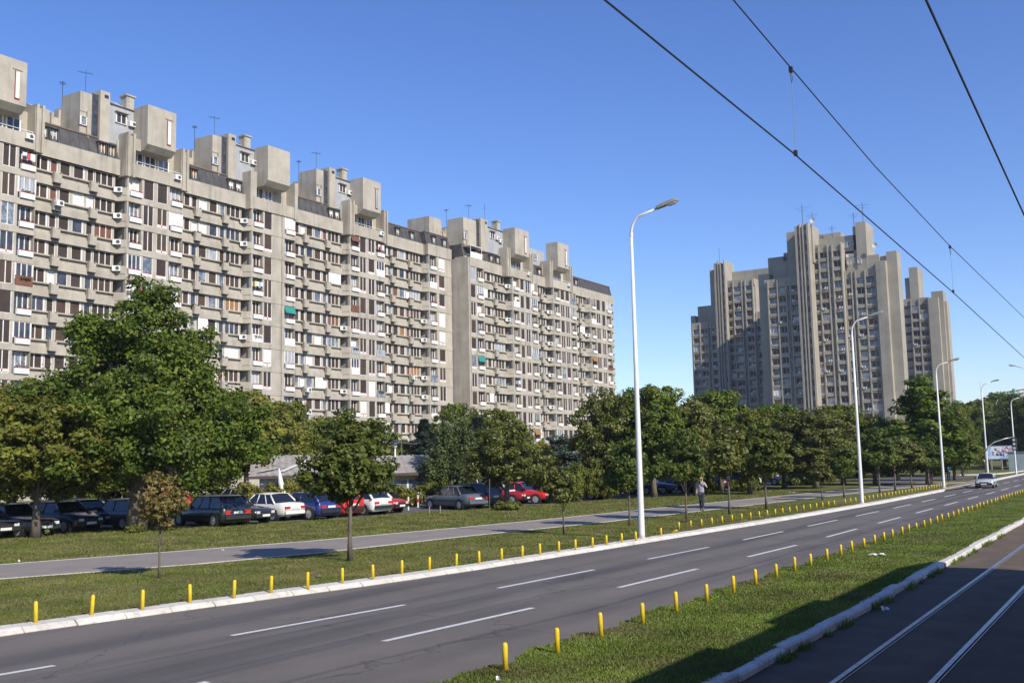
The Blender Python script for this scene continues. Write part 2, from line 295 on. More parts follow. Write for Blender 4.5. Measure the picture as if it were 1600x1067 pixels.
# side street and its corner at the far end of the lawn
def poly_sheet(name, pts, z, m): return tag(MB().add([(p.x, p.y, z) for p in pts], [tuple(range(len(pts)))[::-1]]).build(name, m), kind='structure')
poly_sheet('side_street', [G(x, y) for x, y in ((1390, 758), (1440, 753), (1530, 747.5), (1545, 745.5), (1535, 743.5), (1470, 744.5), (1400, 746.5), (1330, 751))], .116, lot_m)
poly_sheet('corner_pavement', [G(x, y) for x, y in ((1478, 768), (1505, 763.4), (1536, 754.5), (1545, 748.5), (1520, 752), (1478, 763))], .121, path_m)
mb = MB(); kp = [G(x, y) for x, y in ((1405, 745), (1440, 744.8), (1500, 744.3), (1545, 743.3), (1570, 741.5), (1600, 737.5))]
for a, b in zip(kp[:-1], kp[1:]): mb.prism([(a.x, a.y), (b.x, b.y), (b.x, b.y+1.0), (a.x, a.y+1.0)], 0, .24)
tag(mb.build('side_street_kerb', kerb_m), kind='structure')

# grass blades standing on the near lawns
def blades(name, n, xf, y0, y1, z, hgt, m):
    y = y0+(y1-y0)*RNG.random(n)**1.7; x = np.array([xf(v, u) for v, u in zip(y, RNG.random(n))])
    a = RNG.random(n)*6.283; h = hgt*(.5+RNG.random(n))*(1+.35*(np.sin(x*3.1)*np.sin(y*2.3))); wd = .012+.0006*y; ln = RNG.normal(0, .5, (n, 2))*h[:, None]
    V = np.empty((n, 3, 3)); V[:, 0] = np.c_[x-np.cos(a)*wd, y-np.sin(a)*wd, np.full(n, z-.01)]; V[:, 1] = np.c_[x+np.cos(a)*wd, y+np.sin(a)*wd, np.full(n, z-.01)]; V[:, 2] = np.c_[x+ln[:, 0], y+ln[:, 1], z+h]
    me = bpy.data.meshes.new(name); me.vertices.add(3*n); me.vertices.foreach_set('co', V.ravel()); me.loops.add(3*n); me.loops.foreach_set('vertex_index', np.arange(3*n))
    me.polygons.add(n); me.polygons.foreach_set('loop_start', np.arange(0, 3*n, 3)); me.polygons.foreach_set('loop_total', np.full(n, 3)); me.materials.append(m); me.update(); me.validate()
    return tag(link(name, me), 'short mown grass growing on the lawns beside the road', 'grass', kind='stuff')
blades('grass', 260000, lambda y, u: MEDX(y)-.06+u*(-4.94-MEDX(y)+.06), 8, 75, .13, .030, LEAF['mediangrass'])
blades('grass', 170000, lambda y, u: kerbx(y)-.30-u*max(1.5, kerbx(y)-.4-float(np.interp(y, [5, 16, 20.8, 25, 32, 41, 52, 70], [-29.0, -26.0, -24.0, -23.0, -22.5, -21.2, -20.4, -19.1]))), 9, 60, .10, .026, LEAF['drygrass'])
farx = lambda y: float(np.interp(y, [5, 18.5, 24, 28.5, 36, 42, 52, 70, 86], [-33, -30, -28.3, -27, -25.8, -25, -24.2, -22.6, -20.6]))-.2
lotx = lambda y: float(np.interp(y, [-20, 27, 31, 34, 40, 47, 57, 66, 80, 96], [-48, -43.6, -42, -39.6, -36.8, -36.2, -33.5, -32.3, -31.2, -30.5]))+.1
blades('grass', 190000, lambda y, u: farx(y)+u*(lotx(y)-farx(y)), 14, 82, .10, .045, LEAF['drygrass'])
n_t = 150
bt = MB()
for i in range(n_t*26):
    y = 9+30*random.random(); c = math.sin(y*2.2)+math.sin(y*5.7)
    if c < .3: continue
    x = -4.72+random.uniform(-.05, .08); a = random.random()*6.28; h = random.uniform(.05, .16)
    bt.add([(x-.014*math.cos(a), y-.014*math.sin(a), .01), (x+.014*math.cos(a), y+.014*math.sin(a), .01), (x+random.uniform(-.06, .1), y+random.uniform(-.07, .07), .02+h)], [(0, 1, 2)])
tag(bt.build('kerb_weeds', LEAF['grass']), 'ragged weeds growing along the pale kerb beside the tram rails', 'weeds', kind='stuff')

# ---------------------------------------------------------------- bollards
NTH = 'first second third fourth fifth sixth seventh eighth ninth tenth eleventh twelfth thirteenth fourteenth fifteenth sixteenth seventeenth eighteenth nineteenth twentieth'.split()
NTH += ['twenty-'+k for k in NTH[:9]]+['thirtieth']+['thirty-'+k for k in NTH[:9]]+['fortieth']+['forty-'+k for k in NTH[:9]]+['fiftieth']+['fifty-'+k for k in NTH[:9]]+['sixtieth']+['sixty-'+k for k in NTH[:9]]
bm_ = MB().tube([(0, 0, -.02), (0, 0, .355), (0, 0, .385), (0, 0, .398)], [.037, .037, .031, .018], 12).mesh('bollard', yellow_m, True)
def bollard(x, y, z, label, group, tilt=(0, 0), sc=1.0):
    o = link('bollard', bm_, None, (x, y, z), (tilt[0], tilt[1], random.random()*6)); o.scale = (1, 1, sc*float(np.interp(y, [12, 38], [1.03, .74]))); tag(o, label, 'bollard', group)
yk = [(56,974),(143,962.5),(222.5,953),(297,942.5),(365.6,934.7),(423.4,927),(480.6,920),(535,912),(583,906),(628,898),(671,892),(713,885.6),(749,881),(784,876),(816,871),(844,867),(873.4,862.8),(899.4,859.4),(926,855.6),(947.8,851.5),(972,848),(993.8,844.7)]
for i, p in enumerate(yk):
    g = G(p[0], p[1], .1); bollard(g.x, g.y, .1, 'yellow bollard on the far verge, %s from the left' % NTH[i], 'yellow bollards on the far verge', (random.uniform(-.04, .04), random.uniform(-.04, .04)))
g = G(1033, 838, .1); bollard(g.x, g.y, .1, 'lone yellow bollard just past the tallest lamp post', 'yellow bollards on the far verge')
g = G(1047, 834, .1); bollard(g.x, g.y, .13, 'yellow bollard knocked over in the grass by the tallest lamp post', 'yellow bollards on the far verge', (R(35), R(62)))
y = G(1101, 828, .1).y; i = 0
while y < 90:
    if not (58.0 < y < 59.2): bollard(kerbx(y)-1.15, y, .1, 'yellow bollard on the far verge, %s beyond the gap past the tallest lamp post' % NTH[i], 'yellow bollards on the far verge', (random.uniform(-.05, .05), random.uniform(-.05, .05)))
    y += 1.02; i += 1
y = 12.2; i = 0; mpx = [788, 869, 941, 1004, 1057.5, 1103.7, 1144.5, 1181, 1213, 1242.5, 1266, 1290.5, 1313, 1332, 1350, 1366.6]
while y < 78:
    if i < len(mpx): d = ray(mpx[i], 1036-.33*(mpx[i]-788)); y = -7.60*d.y/d.x
    bollard(-7.60+random.uniform(-.03, .03), y, .13, 'yellow bollard at the median edge, %s from the camera' % NTH[i], 'yellow bollards on the median', (random.uniform(-.03, .03), random.uniform(-.03, .03)), random.uniform(.88, 1.0))
    y += 1.3; i += 1

# ---------------------------------------------------------------- street lamps
def lamp(base, toppx, label, arm=(1.0, 0.1), alen=1.05, lean=0.0, headlen=.62):
    g = G(*base, .1); d = ray(*toppx); hd = math.hypot(g.x, g.y); hz = H+d.z*hd/math.hypot(d.x, d.y)   # collar height
    e = empty('street_lamp', (g.x, g.y, .1), 0, label, 'street lamp', 'tall white street lamps along the road'); hz -= .1
    MB().tube([(0, 0, 0), (0, 0, .02*hz), (0, 0, hz*.5), (0, 0, hz)], [.115, .11, .082, .052], 14).build('pole', pole_m, e, True)
    MB().tube([(0, 0, 0), (0, 0, .05)], [.2, .18], 14).build('base_plate', kerb_m, e)
    MB().tube([(0, 0, hz-.06), (0, 0, hz+.1)], .062, 12).build('collar', pole_m, e)
    a = Vector((arm[0], arm[1], 0)).normalized(); pts = []; rr = .50
    for k in range(8):
        t = k/7*R(70); pts.append(a*(rr*(1-math.cos(t)))+Vector((0, 0, hz+.05+(.16)*(k/7)+rr*math.sin(t))))
    e1 = pts[-1]; dr = (a*math.cos(R(15))+Vector((0, 0, math.sin(R(15))))); end = e1+dr*(alen-.38); pts.append(end)
    MB().tube(pts, [.045]*8+[.035], 10).build('arm', pole_m, e, True)
    tip = end; M = Matrix.Translation(tip) @ (Matrix(((dr.x, -a.y, -a.x*dr.z, 0), (dr.y, a.x, -a.y*dr.z, 0), (dr.z, 0, math.hypot(dr.x, dr.y), 0), (0, 0, 0, 1))))
    hb = MB(); L = headlen
    prof = [(0, .06, .05), (.06, .105, .085), (.3, .12, .105), (.85, .12, .10), (1, .10, .05)]
    for x, wd, h in prof: hb.v += [(x*L*1.35, -wd, -.02), (x*L*1.35, wd, -.02), (x*L*1.35, wd*.7, h), (x*L*1.35, -wd*.7, h)]
    for k in range(4):
        for j in range(4): hb.f.append((4*k+j, 4*k+(j+1) % 4, 4*k+4+(j+1) % 4, 4*k+4+j)); hb.m.append(0)
    hb.f += [(3, 2, 1, 0), (16, 17, 18, 19)]; hb.m += [0, 0]
    ho = hb.build('lamp_head', lampcase_m, e); ho.matrix_local = M
    gb = MB()
    for x, wd, h in ((.45, .10, -.03), (.6, .115, -.085), (.85, .11, -.085), (.97, .06, -.04)): gb.v += [(x*L*1.35, -wd, -.015), (x*L*1.35, wd, -.015), (x*L*1.35, wd*.6, h), (x*L*1.35, -wd*.6, h)]
    for k in range(3):
        for j in range(4): gb.f.append((4*k+j, 4*k+(j+1) % 4, 4*k+4+(j+1) % 4, 4*k+4+j)); gb.m.append(0)
    gb.f += [(3, 2, 1, 0), (12, 13, 14, 15)]; gb.m += [0, 0]
    gb.build('glass_bowl', lampglass_m, ho); return e
l1 = lamp((1003, 842), (983, 368), 'tallest and nearest white street lamp, rising between the road and footpath'); 
l2 = lamp((1347, 787), (1333, 520), 'second white street lamp, standing in front of the tower block')
l3 = lamp((1475, 762), (1464, 583), 'white street lamp where the yellow bollards end, in front of the grey tower', alen=1.05)
l4 = lamp((1544, 746), (1535, 610), 'white street lamp beside the billboard left edge, behind the driving car', alen=1.05)
l5 = lamp((1588, 741), (1579, 633), 'farthest white street lamp, at the billboard right edge', alen=1.05)
g = along(1622, 740, 150); mb = lamp((1616, 742), (1610, 583), 'street lamp whose head pokes in at the right edge', arm=(-1, 0), alen=1.0)

# ---------------------------------------------------------------- overhead wires
def wire(name, pts, r, label, group='tram overhead wires'):
    return tag(MB().tube(pts, r, 6).build(name, wire_m), label, 'wire', group)
def catenary(x, z0, z1, ys, sag=0): return [(x, y, z0+(z1-z0)*((y-ys[0])/(ys[-1]-ys[0]))) for y in ys]
wire('overhead_wire', [(-3.15, 2, 6.22), (-3.15, 11, 6.2), (-3.15, 21.2, 5.98), (-3.15, 34, 5.6), (-3.15, 60, 5.5), (-3.15, 200, 5.5)], .009, 'tram contact wire, lower of the two joined by droppers')
wire('overhead_wire', [(-3.15, 2, 7.5), (-3.15, 9.1, 7.3), (-3.15, 11.1, 7.2), (-3.15, 15, 7.02), (-3.15, 21.4, 6.9), (-3.15, 34, 6.9), (-3.15, 60, 7.3), (-3.15, 200, 7.2)], .008, 'tram catenary wire, upper of the two joined by droppers')
xw = -1.28; k = (xw/-.9)
wire('overhead_wire', [(xw, 2, H+(5.55-H)*k), (xw, 5.9*k, H+(5.4-H)*k), (xw, 10.6*k, H+(5.1-H)*k), (xw, 40, 5.9), (xw, 200, 5.6)], .011, 'single tram wire crossing the top right corner of the sky')
for yy, zt, zb, lb in ((11.05, 7.2, 6.2, 'wire dropper high up with a loose ring, nearer of two'), (21.3, 6.9, 5.98, 'wire dropper above the grey tower, farther of two')):
    e = empty('wire_dropper', (-3.15, yy, zb), 0, lb, 'wire dropper', 'droppers between the tram wires'); L = zt-zb
    MB().tube([(0, 0, 0), (.004, .01, L*.5), (0, 0, L-.17)], .003, 5).build('cable', mat('dropper_cable', (.2, .25, .2), rough=.5), e)
    MB().tube([(0, 0, L-.17), (.012, 0, L-.13), (.008, 0, L-.06), (-.008, 0, L-.06), (-.004, 0, L-.13), (0, 0, L-.17)], .004, 5).build('ring', wire_m, e)
    MB().box(-.02, .02, -.02, .02, L-.05, L+.01).build('clamp', wire_m, e); MB().box(-.015, .02, -.02, .02, -.01, .05).build('clamp', wire_m, e)

# ---------------------------------------------------------------- the tram the picture was taken from (its shadow falls on the grass)
tm = mat('tram_paint', (.45, .06, .04), rough=.35, coat=.3); tw = mat('tram_cream', (.7, .66, .5), rough=.4)
e = empty('tram', (2.08, 0, 0), 0, 'tram behind the camera whose shadow darkens the rails', 'tram')
b = MB(); sec = [(-1.1, .45), (-1.13, 1.2), (-1.13, 2.6), (-1.08, 4.5), (-.93, 5.0), (.93, 5.0), (1.08, 4.5), (1.13, 2.6), (1.13, 1.2), (1.1, .45)]
st = [(-12, 1), (24.2, 1), (25.9, .9)]
for yv, s_ in st: b.v += [(x*s_, yv, z if z < 1.3 else (z-1.3)*(.93 if s_ < 1 else 1)+1.3) for x, z in sec]
n = len(sec)
for k in range(2):
    for j in range(n): b.f.append((k*n+j, k*n+(j+1) % n, (k+1)*n+(j+1) % n, (k+1)*n+j)); b.m.append(0)
b.f += [tuple(range(n)), tuple(range(2*n, 3*n))[::-1]]; b.m += [0, 0]
b.build('body', tm, e)
b = MB()
for yv in (9, 14.5): b.box(-.7, .7, yv, yv+3, 4.99, 5.35)
b.box(-.5, .5, 20, 22.5, 4.99, 5.25); b.build('roof_equipment', tw, e)
b = MB()
for k in range(18): b.box(-1.16, -1.12, -11+2*k, -9.5+2*k, 1.7, 2.9)
b.build('windows', BL['dark'], e)
for yv in (-9, 3, 12, 24):
    for xx in (-.54, .54): MB().tube([(xx-.06, yv, .33), (xx+.06, yv, .33)], .3, 16).build('wheel', wire_m, e)
hz = MB().box(-2600, 2600, -2600, 2600, -1.2, 82).build('haze', [])
hm = bpy.data.materials.new('haze'); hm.use_nodes = True; t = hm.node_tree; t.nodes.clear(); v = t.nodes.new('ShaderNodeVolumePrincipled'); o = t.nodes.new('ShaderNodeOutputMaterial')
v.inputs['Color'].default_value = (.80, .87, 1.0, 1); v.inputs['Density'].default_value = HAZE; v.inputs['Anisotropy'].default_value = .2
t.links.new(v.outputs[0], o.inputs['Volume']); hz.data.materials.append(hm); hz['kind'] = 'stuff'

# ================================================================ apartment buildings
FR = [white_fr, None]
def win_mb(w, h, panes=1, white_frame=True, red=False, sill=False):
    """window facing +x, origin at its lower centre; material 0 frame, 1 filling, 2 trim"""
    b = MB(); t = .07; u = .17 if h < 1.6 and w < 2.9 else .14; b.box(-.10, .0, -w/2+.02, w/2-.02, .02, h-.02, 1)
    b.box(-.08, .06, -w/2-u+.07, -w/2+t, 0, h); b.box(-.08, .06, w/2-t, w/2+u-.07, 0, h); b.box(-.08, .06, -w/2, w/2, 0, t); b.box(-.08, .06, -w/2, w/2, h-.04, h)
    for k in range(1, panes): y = -w/2+w*k/panes; b.box(-.07, .05, y-.05, y+.05, t, h-.04)
    if red: b.box(-.06, .04, -w/2+t, w/2-t, .42, .50, 2); b.box(-.02, .05, -w/2+t, w/2-t, .12, .40, 0)
    return b
WM = {}
def win_mesh(w, h, panes, style, red=False):
    k = (round(w, 1), round(h, 1), panes, style, red)
    if k not in WM: WM[k] = win_mb(k[0], k[1], panes, True, red).mesh('window', [white_fr, BL[style], red_trim])
    return WM[k]
def pick(d):
    r = random.random()*sum(d.values())
    for k, v in d.items():
        r -= v
        if r <= 0: return k
    return k
BIG = {'dkbrown': 66, 'brown': 22, 'glass': 3, 'white': 4, 'curtain': 1.5, 'ochre': 1, 'rust': 2, 'dark': 3}
SML = {'brown': 30, 'dkbrown': 46, 'glass': 4, 'white': 5, 'curtain': 2, 'rust': 3, 'dark': 9, 'ochre': 2}
class Bld:
    def __init__(s, name, label, loc, group=None, conc=concrete):
        s.root = empty(name, loc, 0, label, 'apartment block', group); s.wall = MB(); s.conc = conc; s.wins = []; s.o = Vector(loc); s.parts = {}
    def win(s, x, y, z, w, h, panes, style, rz=0.0, red=False): s.wins.append((x, y, z, w, h, panes, style, rz, red))
    def part(s, name, b_or_mesh, mats, loc, rz=0.0, child_of=None):
        me = b_or_mesh if isinstance(b_or_mesh, bpy.types.Mesh) else b_or_mesh.mesh(name, mats)
        s.parts.setdefault(name, []).append((me, Vector(loc), rz)); return me
    def finish(s, lim=100):
        s.wall.build('wall', s.conc, s.root)
        def near(p): return p.length
        s.wins.sort(key=lambda q: (Vector(q[:3])+s.o).length)
        for i, (x, y, z, w, h, pn, st, rz, red) in enumerate(s.wins[:lim-1]):
            link('window', win_mesh(w, h, pn, st, red), s.root, (x, y, z), (0, 0, rz))
        rest = s.wins[lim-1:]
        if rest:
            b = MB(); keys = list(BL)
            for (x, y, z, w, h, pn, st, rz, red) in rest:
                t = win_mb(w, h, pn, True, red); t.m = [0 if q == 0 else (1+keys.index(st) if q == 1 else 1+len(keys)) for q in t.m]
                b.merge(t, Matrix.Translation((x, y, z)) @ Matrix.Rotation(rz, 4, 'Z'))
            tag(b.build('window', [white_fr]+[BL[k] for k in keys]+[red_trim], s.root), kind='stuff')
        for nm, lst in s.parts.items():
            lst.sort(key=lambda q: (q[1]+s.o).length)
            for me, lc, rz in lst[:lim-1]: link(nm, me, s.root, lc, (0, 0, rz))
            if lst[lim-1:]:
                v = MB(); ms = []
                for me, lc, rz in lst[lim-1:]:
                    T = MB(); T.v = [tuple(q.co) for q in me.vertices]; T.f = [tuple(p.vertices) for p in me.polygons]
                    idx = []
                    for mt in me.materials:
                        if mt not in ms: ms.append(mt)
                        idx.append(ms.index(mt))
                    T.m = [idx[p.material_index] for p in me.polygons]; v.merge(T, Matrix.Translation(lc) @ Matrix.Rotation(rz, 4, 'Z'))
                tag(v.build(nm, ms, s.root), kind='stuff')
def ac_mesh():
    if 'ac' not in WM:
        b = MB().box(0, .34, -.42, .42, 0, .56); b.add([(.345, .12+.2*math.cos(a*.524), .28+.2*math.sin(a*.524)) for a in range(12)], [tuple(range(12))], 1)
        b.box(.05, .3, -.3, -.25, -.06, 0, 1); b.box(.05, .3, .25, .3, -.06, 0, 1); WM['ac'] = b.mesh('air_conditioner', [ac_m, fan_m])
    return WM['ac']
def plant_mb(w, seed):
    rr = random.Random(seed); b = MB()
    for i in range(int(60*w)):
        y = rr.uniform(-w/2, w/2); x = rr.uniform(-.1, .12); z = rr.uniform(0, .38)*rr.random()**.4; a = rr.random()*6; s_ = rr.uniform(.05, .1); q = Vector((math.cos(a), math.sin(a), rr.uniform(-.5, .8)))*s_; p = Vector((-q.y, q.x, rr.uniform(-.05, .05)))
        c = Vector((x, y, z)); b.add([c-q, c+p, c+q, c-p], [(0, 1, 2, 3)], 1 if rr.random() < .25 else 0)
    return b
def planter_mesh(kind):
    if kind not in WM:
        b = MB(); w = 1.5 if kind != 'angled' else .6
        b.box(0, .28, -w/2, w/2, 0, .52, 0); b.box(.02, .26, -w/2+.03, w/2-.03, .53, .56, 3); b.box(.26, .3, -w/2, w/2, .56, .62, 3)
        WM[kind] = b.mesh('planter', [white_pan, plant_m, flower_m, red_trim])
    return WM[kind]
PLM = [plant_mb(1.3, k).mesh('potted_plants', [plant_m, flower_m]) for k in range(4)]
def laundry_mesh(k):
    key = 'l%d' % k
    if key not in WM:
        rr = random.Random(k); b = MB(); y = -.65
        while y < .6:
            w = rr.uniform(.15, .4); h = rr.uniform(.3, .75); b.box(0, .02+rr.random()*.03, y, y+w, -h, 0, rr.choice([0, 0, 0, 1, 2, 3])); y += w+.03
        WM[key] = b.mesh('laundry', cloth_ms)
    return WM[key]

def balcony(B, xr, xb, y0, y1, zh, fh, cham=0.0):
    """open balcony niche between y0 and y1; zh is the window head height"""
    w = y1-y0; yc = (y0+y1)/2; zf = zh-fh+.62
    B.win(xb-.62, yc, zf+.06, w-.1, zh-zf-.12, 3, pick({'glass': 3, 'dark': 7, 'curtain': 2, 'white': 1, 'dkbrown': 4}))
    pl = MB()
    B.wall.box(xr-.6, xb-.02, y0, y1, zh-fh+.02, zf); B.wall.box(xr-1.6, xb-.74, y0, y1, zf, zh)
    if random.random() < .86: B.part('planter', planter_mesh('planter'), None, (xb-.08, yc, zf+.02))
    else:
        B.part('parapet_panel', MB().box(-.02, .05, -w/2, w/2, 0, .95).mesh('parapet_panel', random.choice([white_pan, BL['glass'], BL['rust'], BL['curtain']])), None, (xb, yc, zf))
    if random.random() < .38: B.part('potted_plants', random.choice(PLM), None, (xb+.05, yc, zf+.52))
    r = random.random()
    if r < .07: B.part('laundry', laundry_mesh(random.randrange(6)), None, (xb+.12, yc, zh-.5))
    elif r < .16: B.part('awning', MB().add([(0, -w/2, 0), (0, w/2, 0), (.35, w/2, -.9), (.35, -w/2, -.9), (.02, -w/2, .02), (.02, w/2, .02), (.37, w/2, -.88), (.37, -w/2, -.88)], [(0, 1, 2, 3), (4, 7, 6, 5), (0, 4, 5, 1), (1, 5, 6, 2), (2, 6, 7, 3), (3, 7, 4, 0)]).mesh('awning', random.choice([BL['teal'], BL['ochre'], BL['white'], BL['rust']])), None, (xb-.1, yc, zh-.06))
    elif r < .27:      # enclosed with glazing
        B.win(xb-.08, yc, zf+.58, w-.06, zh-zf-.62, 3, pick({'curtain': 2, 'glass': 2, 'white': 1, 'dark': 3}))

def facade_floors(B, segs, x0, ztop, fh, nfl, pb=1.0):
    """x0 recess plane (local), segs list of (kind, y0, y1, items)"""
    xr = x0; xb = x0+pb
    ya = min(s_[1] for s_ in segs); yb = max(s_[2] for s_ in segs)
    zb = ztop-fh*nfl
    B.wall.box(xr-14, xr-1.6, ya, yb, 0, ztop+1.2)
    B.wall.box(xr-1.7, xb-.2, ya, yb, 0, zb-.3)
    for kind, y0, y1, items in segs:
        for k in range(nfl):
            zh = ztop-fh*k; zl = zh-fh
            if kind == 'rec':
                B.wall.box(xr-1.6, xr-.12, y0, y1, zl, zh-1.42)                    # sill wall
                B.wall.box(xr-.12, xr+.10, y0, y1, zl+.001, zl+.74); B.wall.box(xr-.12, xr+.16, y0+.05, y1-.05, zh-1.56, zh-1.42)
                B.wall.box(xr-1.6, xr+.02, y0, y1, zh-.0, zh+.12)
                cur = y0
                for it in items:
                    a, b_, t = it
                    if t == 'box':
                        B.wall.box(xr-1.6, xr-.25, cur, a, zh-1.42, zh)
                        B.win(xr-.35, (a+b_)/2, zh-1.42, b_-a-.05, 1.4, 1, pick({'dkbrown': 5, 'dark': 3, 'white': 1, 'rust': 1, 'glass': 1}))
                        yc = (a+b_)/2; p = MB()
                        p.box(.0, .40, -.42, .42, .10, .18); p.box(.0, .40, -.42, -.35, .18, 1.22); p.box(.0, .40, .35, .42, .18, 1.22); p.box(.33, .40, -.35, .35, .18, 1.02)
                        p.box(.02, .36, -.38, .38, .0, .10, 1)
                        if 'pbox' not in WM: WM['pbox'] = p.mesh('planter_box', [concrete, dark_m])
                        B.part('planter_box', WM['pbox'], None, (xr+.10, yc, zl+.22))
                        if random.random() < .18: B.part('potted_plants', random.choice(PLM), None, (xr+.3, yc, zl+1.15))
                        if random.random() < .05: B.part('air_conditioner', ac_mesh(), None, (xr+.65, yc, zl+.7))
                    else:
                        B.wall.box(xr-1.6, xr-.22, cur, a, zh-1.42, zh); pn = int(t[1]); st = pick(SML)
                        if random.random() < .05: B.part('enclosing_panel', MB().box(-.02, .03, -(b_-a)/2-.1, (b_-a)/2+.1, 0, 1.42).mesh('enclosing_panel', white_pan), None, (xr+.02, (a+b_)/2, zh-1.43))
                        B.win(xr-.30, (a+b_)/2, zh-1.42, b_-a, 1.4, pn, st)
                    cur = b_
                B.wall.box(xr-1.6, xr-.22, cur, y1, zh-1.42, zh)
            else:
                c0 = .65 if kind == 'bay' else 0
                B.wall.prism([(xr-1.6, y0), (xr, y0), (xb, y0+c0), (xb, y1), (xr-1.6, y1)], zl, zl+.62)
                for it in items:
                    a, b_, t = it
                    if t == 'balc': balcony(B, xr, xb, a, b_, zh, fh)
                    else:
                        st = pick(BIG); B.win(xb-.14, (a+b_)/2, zl+.62, b_-a, fh-.64, 1 if b_-a < 1.3 or random.random() < .5 else 2, st, 0, random.random() < .28)
                        B.wall.box(xr-1.6, xb-.24, a, b_, zl+.6, zh)
                if kind == 'bay':        # chamfered corner balcony: post and parapet
                    B.wall.prism([(xr-.02, y0-.06), (xb-.05, y0+c0-.12), (xb-.05, y0+c0), (xr-.02, y0+.06)], zl+.62, zl+1.45)
                    if random.random() < .55: B.part('air_conditioner', ac_mesh(), None, (xr+.35, y0+.02, zl+.85), R(-50))
                # piers between openings
                edges = [y0+c0]+[v for it in items for v in it[:2]]+[y1]
                for q in range(0, len(edges), 2):
                    a, b_ = edges[q], edges[q+1]
                    if b_-a > .03 and not (q == 0 and kind == 'bay'): B.wall.box(xr-1.6, xb-.05, a, b_, zl+.62, zh)
                    elif q == 0 and kind == 'bay' and b_-a > .03: B.wall.box(xb-.4, xb-.05, a, b_, zl+.62, zh)
def module(m, end=False):
    bay = ('bay', m, m+8.05, [(m+.85, m+2.5, 'balc'), (m+2.75, m+4.1, 'big'), (m+4.55, m+5.95, 'big'), (m+6.2, m+8.0, 'balc')])
    q = m+8.05
    rec = ('rec', q, m+17.9, [(q+.35, q+2.0, 'w2'), (q+2.25, q+3.1, 'box'), (q+3.3, q+4.5, 'w1'), (q+4.85, q+6.05, 'w1'), (q+6.45, q+7.3, 'box'), (q+7.4, q+9.6, 'w3')])
    return bay, rec

def roof_module(B, x0, zt, m, q=None, box=True, fh=2.83):
    """top storey with overhanging concrete box, mansard and roof structures; q = (block0, block1, pier1, grey1, box0, box1) positions"""
    W_ = B.wall; xr = x0; xb = x0+1.0
    # bay: parapet, flanking posts, loggia
    W_.box(xr-1.6, xb+.1, m+1.0, m+8.1, zt, zt+1.45); W_.box(xr-1.6, xb-1.3, m+.2, m+8.3, zt+1.45, zt+4.1)
    for a in (m+.45, m+1.15, m+7.75, m+8.35): W_.box(xr-1.6, xb+.2, a, a+.28, zt-.15, zt+4.7)
    W_.box(xr-1.6, xb+.02, m+.4, m+1.45, zt-.1, zt+4.4); W_.box(xr-1.6, xb+.02, m+7.7, m+8.7, zt-.1, zt+4.4)
    W_.box(xb-.5, xb-.1, m+1.45, m+q[4] if q else m+2.4, zt+3.0, zt+4.3)
    for a in (m+2.0, m+3.7, m+5.5): B.win(xb-1.25, a+.7, zt+1.5, 1.4, 1.6, 2, pick({'glass': 3, 'dark': 3, 'curtain': 2}))
    B.part('railing', MB().box(0, .04, -2.9, 2.9, 0, .05).box(0, .04, -2.9, -2.86, -.3, 0).box(0, .04, 2.86, 2.9, -.3, 0).mesh('railing', random.choice([red_trim, white_fr])), None, (xb+.0, m+4.6, zt+1.72))
    if random.random() < .4: B.part('laundry', laundry_mesh(random.randrange(6)), None, (xb+.14, m+random.uniform(3, 6), zt+1.6))
    B.part('air_conditioner', ac_mesh(), None, (xb+.1, m+7.0, zt+.85))
    if box:
        b0, b1 = m+q[4], m+q[5]; W_.prism_y([(xr-.42, zt+3.1), (xb+.3, zt+3.1), (xb+.95, zt+3.7), (xb+.95, zt+8.1), (xr-.42, zt+8.1)], b0, b1)
        B.part('slit_window', MB().box(0, .04, -.2, .2, 0, 2.6, 0).box(.04, .08, -.26, -.18, -.05, 2.7, 1).box(.04, .08, .18, .22, -.05, 2.7, 0).box(.04, .1, -.26, .26, -.1, 0, 1).mesh('slit_window', [BL[random.choice(['curtain', 'white', 'white'])], red_trim]), None, (xb+.95, b0+(b1-b0)*.74, zt+4.3))
        W_.box(xb+.95, xb+1.03, b0+(b1-b0)*.74-.5, b0+(b1-b0)*.74+.5, zt+7.1, zt+7.3)
def mansard(B, xr, y0, y1, zt, lights):
    B.wall.box(xr-.35, xr+.16, y0, y1, zt, zt+1.70); B.wall.box(xr-1.8, xr-.3, y0, y1, zt, zt+1.6)
    b = MB().prism_y([(xr-.3, zt+1.6), (xr-.1, zt+1.74), (xr-.55, zt+3.6), (xr-6, zt+3.65), (xr-6, zt+1.6)], y0, y1); k = y0+.6
    while k < y1: b.prism_y([(xr-.06, zt+1.74), (xr-.04, zt+1.76), (xr-.51, zt+3.62), (xr-.55, zt+3.6)], k, k+.05); k += 1.1
    b.build('mansard_roof', mansard_m, B.root); B.part('roof_cap', MB().box(-.2, .1, 0, y1-y0, 0, .14).mesh('roof_cap', cap_m), None, (xr-.55, y0, zt+3.58))
    for t in lights:
        yy = y0+(y1-y0)*t; d = MB().box(-.75, 0, -.5, -.42, 0, 1.15, 2).box(-.75, 0, .42, .5, 0, 1.15, 2).box(-1.1, .1, -.55, .55, 1.15, 1.23, 2).box(-.35, -.28, -.42, .42, .0, 1.15, 1).box(-.28, -.2, -.42, -.34, 0, 1.15, 0).box(-.28, -.2, .34, .42, 0, 1.15, 0).box(-.28, -.2, -.04, .04, 0, 1.15, 0)
        B.part('dormer_window', d.mesh('dormer_window', [white_fr, BL[pick({'curtain': 4, 'white': 3, 'dark': 2, 'ochre': 2})], mansard_m]), None, (xr+.02, yy, zt+1.95))
